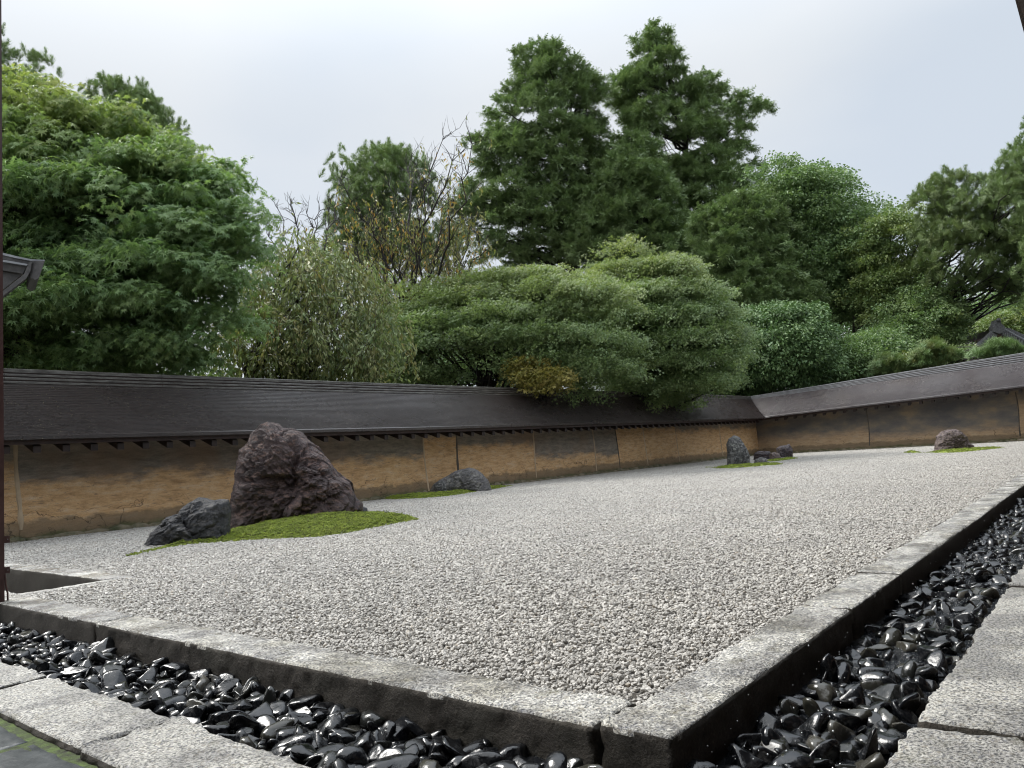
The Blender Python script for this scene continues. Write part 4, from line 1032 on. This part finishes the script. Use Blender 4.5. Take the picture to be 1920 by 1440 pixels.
# cedar behind the bare cherry and the cedar tips above the big maple
tree('cedar_tree', 'rounded blue-green cedar standing behind the half-bare cherry', [(618, 520), (622, 430), (628, 340), (652, 292), (690, 275), (720, 268), (748, 280), (785, 298), (808, 350), (835, 410), (870, 440), (860, 520)], 30, 1.6, 'cedar', 150, .7, 14, base=(720, 0), trunk_r=.22, flat=.8, seed=110, limbs=14, group=TG, scale=1.2, straight=True)
tree('cedar_tree', 'cedar tip at the far left edge above the maple', [(-80, 260), (-60, 70), (-30, 30), (5, 45), (18, 68), (24, 110), (60, 96), (84, 112), (92, 150), (110, 260)], 24, .9, 'cedar', 60, .55, 12, base=(-10, 0), trunk_r=.16, flat=.8, seed=111, limbs=10, group=TG, straight=True)
tree('cedar_tree', 'cedar top showing behind the crown of the big maple', [(180, 280), (180, 165), (205, 145), (235, 140), (262, 160), (280, 185), (305, 200), (328, 222), (340, 280)], 24, .9, 'cedar', 60, .55, 12, base=(250, 0), trunk_r=.16, flat=.8, seed=112, limbs=10, group=TG, straight=True)
# right-hand side
tree('camellia_tree', 'dense dark green rounded evergreen above the wall corner', [(1383, 728), (1382, 640), (1400, 578), (1450, 556), (1510, 570), (1545, 600), (1556, 650), (1550, 716), (1480, 733)], 27.5, 1.6, 'cam', 170, .75, 22, base=(1460, 0), trunk_r=.14, flat=.35, seed=113, limbs=20, group=TG, scale=1.2, tilt=.7)
tree('oak_tree', 'tall round-crowned broadleaf tree right of the highest cypress', [(1432, 470), (1428, 312), (1470, 300), (1520, 292), (1562, 310), (1600, 340), (1622, 372), (1642, 402), (1655, 480), (1650, 560), (1600, 620), (1500, 600), (1460, 540)], 36, 2.2, 'broad', 150, .85, 17, base=(1540, 0), trunk_r=.2, flat=.4, seed=114, limbs=50, group=TG, scale=1.5, tilt=.5, trunks=2)
tree('oak_tree', 'open yellow-green tree with several bare stems near the right', [(1600, 450), (1640, 392), (1682, 385), (1740, 400), (1765, 450), (1765, 520), (1745, 600), (1640, 650), (1612, 560)], 33, 1.6, 'broad', 75, .7, 14, base=(1670, 0), trunk_r=.12, flat=.4, tint=lambda c, r: np.clip(r.normal(.35, .15, len(c)), 0, 1), seed=115, limbs=40, group=TG, scale=1.3, trunks=4, bark=M_BARKR)
tree('cedar_tree', 'large cedar with a thick bare trunk standing above the temple gable', [(1712, 372), (1740, 347), (1770, 320), (1830, 324), (1870, 322), (1910, 335), (1990, 350), (1990, 560), (1900, 575), (1850, 560), (1790, 540), (1735, 530), (1722, 450)], 30, 1.9, 'cedar', 135, .6, 16, base=(1830, 0), trunk_r=.32, flat=.7, seed=116, limbs=40, group=TG, scale=1.15, straight=True, tint=lambda c, r: np.clip(r.normal(.2, .12, len(c)), 0, 1))
tree('cedar_tree', 'cedar cut off by the right edge of the view', [(1862, 340), (1880, 290), (1905, 268), (1915, 235), (1960, 190), (2020, 260), (2040, 600), (1930, 600), (1900, 420)], 27, 1.2, 'cedar', 130, .6, 14, base=(1960, 0), trunk_r=.2, flat=.7, seed=117, limbs=16, group=TG, scale=1.1, straight=True)
tree('maple_tree', 'layered dark green maple over the right-hand wall left of the pines', [(1540, 722), (1548, 650), (1600, 618), (1650, 612), (1690, 625), (1705, 660), (1690, 700), (1600, 712)], 28.5, 1.3, 'broad', 110, .75, 20, base=(1610, 0), trunk_r=.12, flat=.2, seed=118, limbs=30, group=TG, scale=1.1, tilt=.7, droop=.2)
tree('oak_tree', 'mid-height leafy tree between the yellow-green tree and the cedar trunk', [(1650, 640), (1660, 570), (1710, 540), (1760, 530), (1785, 570), (1790, 650), (1740, 690), (1680, 690)], 31, 1.5, 'broad', 95, .8, 16, base=(1700, 0), trunk_r=.14, flat=.35, seed=119, limbs=30, group=TG, scale=1.2, trunks=2, tint=lambda c, r: np.clip(r.normal(.15, .1, len(c)), 0, 1))
tree('oak_tree', 'yellow-green shrubby tree behind the temple gable', [(1838, 680), (1845, 610), (1870, 580), (1930, 575), (1990, 580), (1990, 680)], 37, 1.3, 'broad', 90, .8, 16, base=(1900, 0), trunk_r=.12, flat=.35, seed=120, limbs=14, group=TG, scale=1.3, tint=lambda c, r: np.clip(r.normal(.4, .15, len(c)), 0, 1))
PG = 'small pines along the right-hand wall'
tree('pine_tree', 'small round-headed pine, leftmost behind the right-hand wall', [(1638, 706), (1640, 675), (1655, 660), (1680, 662), (1692, 680), (1690, 706)], 26.0, .4, 'pine', 22, .30, 12, base=(1662, 0), trunk_r=.05, flat=.5, seed=121, limbs=8, group=PG, scale=1.1, tint=lambda c, r: np.clip(r.normal(.2, .15, len(c)), 0, 1))
tree('pine_tree', 'small pine with a browning heart, middle of the three', [(1712, 692), (1716, 655), (1738, 632), (1762, 638), (1790, 655), (1790, 688)], 26.0, .5, 'pine', 34, .34, 12, base=(1748, 0), trunk_r=.06, flat=.5, seed=122, limbs=10, group=PG, scale=1.15, tint=lambda c, r: np.clip(r.normal(.3, .2, len(c)), 0, 1))
tree('pine_tree', 'bright green pine head in front of the temple gable', [(1830, 672), (1836, 655), (1860, 634), (1888, 640), (1914, 655), (1912, 668)], 24.0, .4, 'pine', 30, .30, 13, base=(1875, 0), trunk_r=.05, flat=.5, seed=123, limbs=8, group=PG, scale=1.15)
tree('shrub', 'yellow-green shrub between the two left pines', [(1685, 704), (1686, 672), (1700, 658), (1718, 668), (1722, 696)], 27, .4, 'broad', 20, .35, 12, base=(1702, 0), trunk_r=.04, flat=.5, seed=124, limbs=6, tint=lambda c, r: np.clip(r.normal(.6, .2, len(c)), 0, 1), category='shrub')
tree('shrub', 'leafy shrub between the middle pine and the temple gable', [(1785, 690), (1790, 658), (1812, 648), (1826, 660), (1815, 684)], 28, .4, 'broad', 22, .35, 12, base=(1805, 0), trunk_r=.04, flat=.5, seed=125, limbs=6, tint=lambda c, r: np.clip(r.normal(.3, .2, len(c)), 0, 1), category='shrub')

# lower growth and farther trees that close the view above the wall
tree('oak_tree', 'dark backdrop tree behind the central maples, seen through their limbs', [(640, 730), (670, 665), (760, 650), (900, 640), (985, 660), (990, 730)], 25, 1.5, 'cam', 60, .8, 15, base=(800, 0), trunk_r=.1, flat=.4, seed=130, limbs=16, group=TG, scale=1.1)
tree('shrub', 'dark undergrowth showing under the overhanging maple at the wall corner', [(1150, 765), (1170, 705), (1300, 690), (1400, 695), (1440, 750)], 28, 1.0, 'cam', 60, .7, 18, base=(1340, 0), trunk_r=.06, flat=.4, seed=131, limbs=10, scale=1.1, category='shrub')
tree('oak_tree', 'far dull green tree filling the gap behind the yellow-green tree', [(1480, 720), (1500, 560), (1600, 520), (1700, 500), (1790, 510), (1830, 600), (1830, 690)], 46, 2.2, 'broad', 110, 1.1, 17, base=(1660, 0), trunk_r=.2, flat=.4, seed=132, limbs=20, group=TG, scale=1.7)
tree('oak_tree', 'far tree behind the trunk of the large cedar', [(1800, 690), (1810, 560), (1870, 530), (1990, 520), (1990, 690)], 48, 2.0, 'broad', 80, 1.1, 16, base=(1900, 0), trunk_r=.2, flat=.4, seed=133, limbs=14, group=TG, scale=1.7)

# half-bare cherry: recursive branching, few leaves -----------------------------------------
def bare_tree(kind, label, base_px, D, trunk_top_px, tips, r0, seed, leaves, spk, group=None, twigs=5, tl=.8):
    r = np.random.default_rng(seed); b0 = P(base_px, 800, D); b0[2] = -.32; o = empty(kind, b0, label=label, category='tree', **({'group': group} if group else {}))
    mb = MB(); tp = P(*trunk_top_px, D); tr = taper_limb(mb, b0, tp, r0, r0 * .5, r, 0, 10, 8, .02)
    ends = []
    for (x, y) in tips:
        e = P(x, y, D + r.normal(0, .7)); s = tr[r.integers(5, 10)]; b = taper_limb(mb, s, e, r0 * .40, .008, r, .05, 12, 5, .035)
        for j in range(3, 12):
            for w in range(twigs - 3 if j < 6 else twigs - 2):
                dirv = (b[min(j + 1, 11)] - b[j - 1]); dirv /= max(np.linalg.norm(dirv), .01); dv = dirv + r.normal(0, .65, 3); dv[2] += .15; dv = dv / np.linalg.norm(dv) * tl * r.uniform(.4, 1.2) * (1.3 - j / 14)
                t1 = taper_limb(mb, b[j], b[j] + dv, .010, .004, r, .05, 5, 4, .04)
                for q in range(3):
                    k = r.integers(1, 5); d2 = dv / np.linalg.norm(dv) + r.normal(0, .6, 3); d2 = d2 / np.linalg.norm(d2) * tl * .5 * r.uniform(.5, 1.1)
                    t2 = taper_limb(mb, t1[k], t1[k] + d2, .005, .002, r, .03, 4, 3, .03); ends += [t2[-1], t2[1]]
                ends.append(t1[-1])
    link('branches', mb.me('branches', [M_BARK], True, b0), o)
    ends = np.array(ends); k = r.random(len(ends)) < leaves
    # fewer leaves towards the tips of the crown
    py = ends[:, 2]; hi = np.percentile(py, 75); k &= (r.random(len(ends)) < np.clip(1.3 - (py - np.percentile(py, 35)) / (hi - np.percentile(py, 35) + .01) * .7, .12, 1))
    p = ends[k]; n = len(p)
    s = scatter('leaves', p, np.stack([r.normal(0, .3, n), r.normal(0, .3, n), r.uniform(0, 6.28, n)], 1), r.uniform(.8, 1.3, n), r.integers(0, len(SP[spk]), n), SP[spk], np.where(r.random(n) < .14, .9, r.uniform(0, .25, n)), loc=b0, kind='stuff')
    s.parent = o; s.location = (0, 0, 0)
bare_tree('cherry_tree', 'half-bare cherry with sparse orange leaves, behind the weeping cherry', 760, 18, (760, 560), [(650, 360), (640, 420), (700, 400), (730, 350), (770, 300), (830, 262), (860, 290), (885, 270), (800, 340), (850, 380), (880, 430), (640, 480), (690, 470), (900, 460), (720, 440), (780, 420), (660, 520), (830, 470), (870, 500), (750, 500)], .10, 201, .6, 'oldch', TG, twigs=5, tl=.85)
bare_tree('cherry_tree', 'bare twiggy treetop above the weeping cherry', 570, 17, (560, 520), [(520, 390), (545, 380), (575, 400), (600, 395), (620, 375), (500, 420), (640, 330)], .05, 202, .05, 'oldch', TG, twigs=4, tl=.5)

# ================================================================== ROOFS AND SMALL BUILDINGS BEYOND
M_TILE = simple('grey_roof_tile', (.10, .10, .107), .35, 20, (.22, .22, .23), .3, .01, 40)
M_WHITE = simple('white_plaster', (.55, .55, .56), .6, 10, (.7, .7, .7))
M_RED = simple('red_brown_gable', (.07, .022, .018), .6, 10, (.12, .035, .028))
def prism_px(poly, D, depth, back=FWH):
    A = np.array([P(x, y, D) for x, y in poly]); B = A + np.asarray(back) * depth; n = len(A)
    V = np.concatenate([A, B]); f4 = np.array([[i, (i + 1) % n, n + (i + 1) % n, n + i] for i in range(n)])
    from mathutils.geometry import tessellate_polygon
    tri = np.array(tessellate_polygon([[Vector((x, -y, 0)) for x, y in poly]]))
    return V, [np.concatenate([tri, tri[:, ::-1] + n]), f4]
gt = empty('temple_gate', P(1872, 800, 29), label='grey tiled temple gable with curved ridges rising behind the right-hand wall', category='building')
gl = np.array(gt.location)
def gpart(name, poly, D, depth, m, parent=gt, ref=gl):
    v, f = prism_px(poly, D, depth); return link(name, mesh(name, v - ref, f, [m]), parent)
# gable field, curved verge rolls and tile rows
gpart('gable', [(1800, 690), (1822, 668), (1848, 646), (1868, 628), (1878, 626), (1900, 642), (1930, 660), (1960, 675), (1960, 700), (1800, 700)], 29.4, 2.0, M_RED)
lc = [(1780, 683), (1798, 672), (1815, 660), (1832, 648), (1846, 636), (1858, 625), (1868, 617)]; rc = [(1878, 617), (1890, 623), (1904, 631), (1920, 639), (1940, 648), (1965, 657)]
for cv in (lc, rc):
    for dy, rad, nm in ((0, .075, 'verge_roll'), (5, .055, 'verge_roll'), (10, .045, 'verge_roll')):
        pts = np.array([P(x, y + dy, 29.0 + .08 * dy / 5) for x, y in cv]); v, f = tube(pts, np.full(len(pts), rad), 8); link(nm, mesh(nm, v - gl, f, [M_TILE], True), gt)
    for i in range(len(cv) - 1):
        for t in (.0, .33, .66):
            x, y = lerp(np.array(cv[i]), np.array(cv[i + 1]), t); v, f = tube([P(x, y + 1, 28.95), P(x + 1.5, y + 12, 28.95)], [.05, .06], 8); link('end_tile', mesh('end_tile', v - gl, f, [M_TILE], True), gt)
gpart('ridge_ornament', [(1864, 622), (1863, 612), (1867, 606), (1868, 600), (1876, 600), (1878, 607), (1884, 612), (1884, 622), (1874, 626)], 28.8, .3, M_TILE)
v, f = ico(2); link('ridge_finial', mesh('ridge_finial', v * .085 + P(1872, 600, 28.8) - gl, f, [M_TILE], True), gt)
v, f = prism_px([(1880, 613), (1895, 616), (1935, 634), (1975, 650), (1975, 656), (1930, 640), (1895, 622)], 29.6, 3.0); link('roof_slope', mesh('roof_slope', v - gl, f, [M_TILE]), gt)
# small ridge-end ornament further left
g2 = empty('tiled_roof', P(1587, 800, 31), label='white-edged ridge-end ornament of a small roof peeping over the right-hand wall', category='roof')
r2 = np.array(g2.location)
gpart('ridge_end', [(1573, 724), (1577, 711), (1587, 705), (1597, 710), (1602, 724)], 31, 1.5, M_TILE, g2, r2)
for cv in ([(1574, 712), (1580, 708), (1587, 703)], [(1587, 703), (1594, 707), (1601, 711)]):
    v, f = tube([P(x, y, 30.9) for x, y in cv], [.05] * 3, 6); link('white_edge', mesh('white_edge', v - r2, f, [M_WHITE], True), g2)
for x, y in ((1581, 704), (1590, 702), (1597, 705)):
    v, f = ico(2); link('round_tile', mesh('round_tile', v * .05 + P(x, y, 30.8) - r2, f, [M_WHITE], True), g2)

# rain-damp air
hz = bpy.data.materials.new('haze_air'); hz.use_nodes = True; hz.node_tree.nodes.clear()
ho = N(hz.node_tree, 'ShaderNodeOutputMaterial'); hv = N(hz.node_tree, 'ShaderNodeVolumePrincipled'); hv.inputs['Color'].default_value = (.92, .95, 1, 1); hv.inputs['Density'].default_value = HAZE; hv.inputs['Anisotropy'].default_value = .3
hz.node_tree.links.new(hv.outputs[0], ho.inputs['Volume'])
if HAZE > 0: v, f = box(-70, 230, -70, 270, -1.5, 60); link('haze', mesh('haze', v, f, [hz]), kind='stuff')

# ================================================================== NEAR LEFT: POST AND EAVE
pb = G(0, 1168, -.1); px_w = .030
ps = empty('post', (pb[0], pb[1], -.13), label='slim brown metal post at the left edge standing in the pebbles', category='post')
pr0 = np.array(ps.location); edge = G(9, 1168, -.1)
PR = np.array([edge[0], edge[1], 0]); PR /= np.linalg.norm(PR); PS = np.array([PR[1], -PR[0], 0]); c = edge - PS * px_w + PR * .01
def post_part(name, v, f, m, sm=False): return link(name, mesh(name, np.asarray(v) - pr0, f, [m], sm), ps)
def obox(c, hx, hy, z0, z1):
    V = []
    for z in (z0, z1):
        for sx, sy_ in ((-1, -1), (1, -1), (1, 1), (-1, 1)): V.append(c + PS * hx * sx + PR * hy * sy_ + np.array([0, 0, z - c[2]]))
    return np.array(V), BOXF
post_part('shaft', *obox(c, px_w, px_w, -.13, 3.6), M_POST)
def zpix(py, ref): 
    w = R @ np.array([12 - 960, -(py - 720), -F]); k = math.hypot(ref[0], ref[1]) / math.hypot(w[0], w[1]); return CAMZ + w[2] * k
for (y0, y1) in ((1005, 1018), (1063, 1075)):
    z0, z1 = zpix(y1, c), zpix(y0, c); cc = c + PS * (px_w + .012)
    post_part('bracket', *obox(cc, .012, .005, z0, z1), M_POST)
    vv, ff = ico(1); post_part('bolt', vv * .0025 + cc - PR * .006 + PS * .003 + np.array([0, 0, (z0 + z1) / 2 - cc[2]]), ff, M_METAL, True)
rp_ = [c + PS * (px_w + .002) + np.array([0, 0, zpix(1076, c) - c[2]]), c + PS * (px_w + .006) + np.array([0, 0, zpix(1098, c) - c[2]]), c + PS * (px_w + .013) + np.array([0, 0, zpix(1112, c) - c[2]]), c + PS * (px_w + .014) + np.array([0, 0, zpix(1135, c) - c[2]]), c + PS * (px_w + .014) + np.array([0, 0, -.13 - c[2]])]
v, f = tube(rp_, [.0045] * 5, 8); post_part('bent_rod', v, f, M_POST, True)
# eave end of the gate roof at the left
ev = empty('gate_eave', P(0, 800, 7.2), label='grey metal-covered eave end jutting in at the left edge before the maple', category='roof')
er0 = np.array(ev.location); Q = np.array([math.cos(2.3), math.sin(2.3), 0])
EB = P(-60, 500, 1) - np.array([0, 0, CAMZ]); EB[2] = 0; EB /= np.linalg.norm(EB)
def epart(name, poly, D, depth, m, back=EB):
    v, f = prism_px(poly, D, depth, back); link(name, mesh(name, v - er0, f, [m]), ev)
epart('roof_sheet', [(-160, 436), (-60, 460), (0, 472.5), (30, 480), (58, 486), (84, 487), (84, 489), (58, 489), (30, 484), (0, 477), (-60, 466), (-160, 444)], 7.2, .6, M_METAL)
epart('roof_board', [(-160, 446), (-60, 467), (0, 478), (30, 485), (56, 490), (53, 495), (30, 492), (0, 484), (-160, 456)], 7.22, .6, M_METALD)
epart('trim_strip', [(-160, 458), (0, 486), (52, 495), (50, 498), (0, 490), (-160, 464)], 7.20, .5, M_METAL)
epart('fascia', [(-160, 466), (0, 491), (50, 499), (43, 513), (0, 506), (-160, 490)], 7.26, .5, M_METALD)
epart('soffit', [(-160, 492), (0, 507), (42, 514), (0, 547), (-60, 585), (-160, 640)], 7.32, .5, M_METALD)
epart('bargeboard', [(56, 490), (52, 497), (45, 514), (20, 534), (0, 550), (-60, 590), (-60, 598), (0, 559), (24, 541), (50, 521), (57, 508), (60, 490)], 7.18, .10, M_METALD)
epart('end_board', [(59, 490), (84, 489), (79, 503), (73, 521), (66, 525), (57, 520), (55, 512)], 7.2, .5, M_METALD)
# veranda along the court's near side: roof on posts, floor and back wall (its eave edge cuts the top right corner)
vb = empty('veranda', (0, -1.2, 0), label='dark veranda roof edge in the top right corner of the view', category='building'); vr = np.array([0, -1.2, 0])
def vpart(name, v, f, m): return link(name, mesh(name, np.asarray(v) - vr, f, [m]), vb)
EY, EZ = .28, 3.82
M_PLANK = simple('brown_plank', (.10, .06, .04), .6, 8, (.19, .12, .085), stretch=(.2, 3, 3))
def slopebox(x0, x1, y0, y1, z0, z1, th):
    v, f = box(x0, x1, y0, y1, 0, th); v[:, 2] += np.where(np.isclose(v[:, 1], y0), z0, z1); return v, f
vpart('roof', *slopebox(-3.2, 26, -2.6, EY + .03, EZ + .45, EZ + .06, .09), M_DARKW)
vpart('soffit', *slopebox(-3.2, 26, -2.55, EY - .06, EZ + .37, EZ - .005, .03), M_PLANK)
vpart('eave_edge', *box(-3.2, 26, EY - .05, EY, EZ - .03, EZ + .055), M_DARKW)
for i in range(90): 
    x = -3 + i * .32
    v, f = slopebox(x, x + .055, -2.5, EY - .08, EZ + .29, EZ - .075, .065); vpart('rafter', v, f, M_PLANK) if 20 < i < 90 else None
vpart('floor', *box(-3, 26, -2.5, -.45, .38, .46), M_PLANK)
vpart('back_wall', *box(-3, 26, -2.62, -2.5, -.3, 4.15), M_DARKW)
for i in range(7): vpart('pillar', *box(-2.4 + i * 4, -2.26 + i * 4, -.60, -.46, -.05, EZ - .02), M_PLANK)
eb_ = empty('added_shade_roof', (-1.5, 3, 0), label='added unseen roof along the near end of the court, shading the foreground', category='building'); e0 = np.array([-1.5, 3, 0])  # invented roof, floor and wall out of view, shaped for their shade
def ypart(name, v, f, m): return link(name, mesh(name, np.asarray(v) - e0, f, [m]), eb_)
v, f = box(-3.2, -.75, EY + .05, 6.4, 0, .1); v[:, 2] += np.where(v[:, 0] < -1.5, 4.2, 3.8); ypart('roof', v, f, M_DARKW)
ypart('floor', *box(-3.1, -1.0, -.40, 6.3, .38, .46), M_PLANK)
ypart('back_wall', *box(-3.25, -3.1, -2.4, 6.4, -.3, 4.1), M_DARKW)
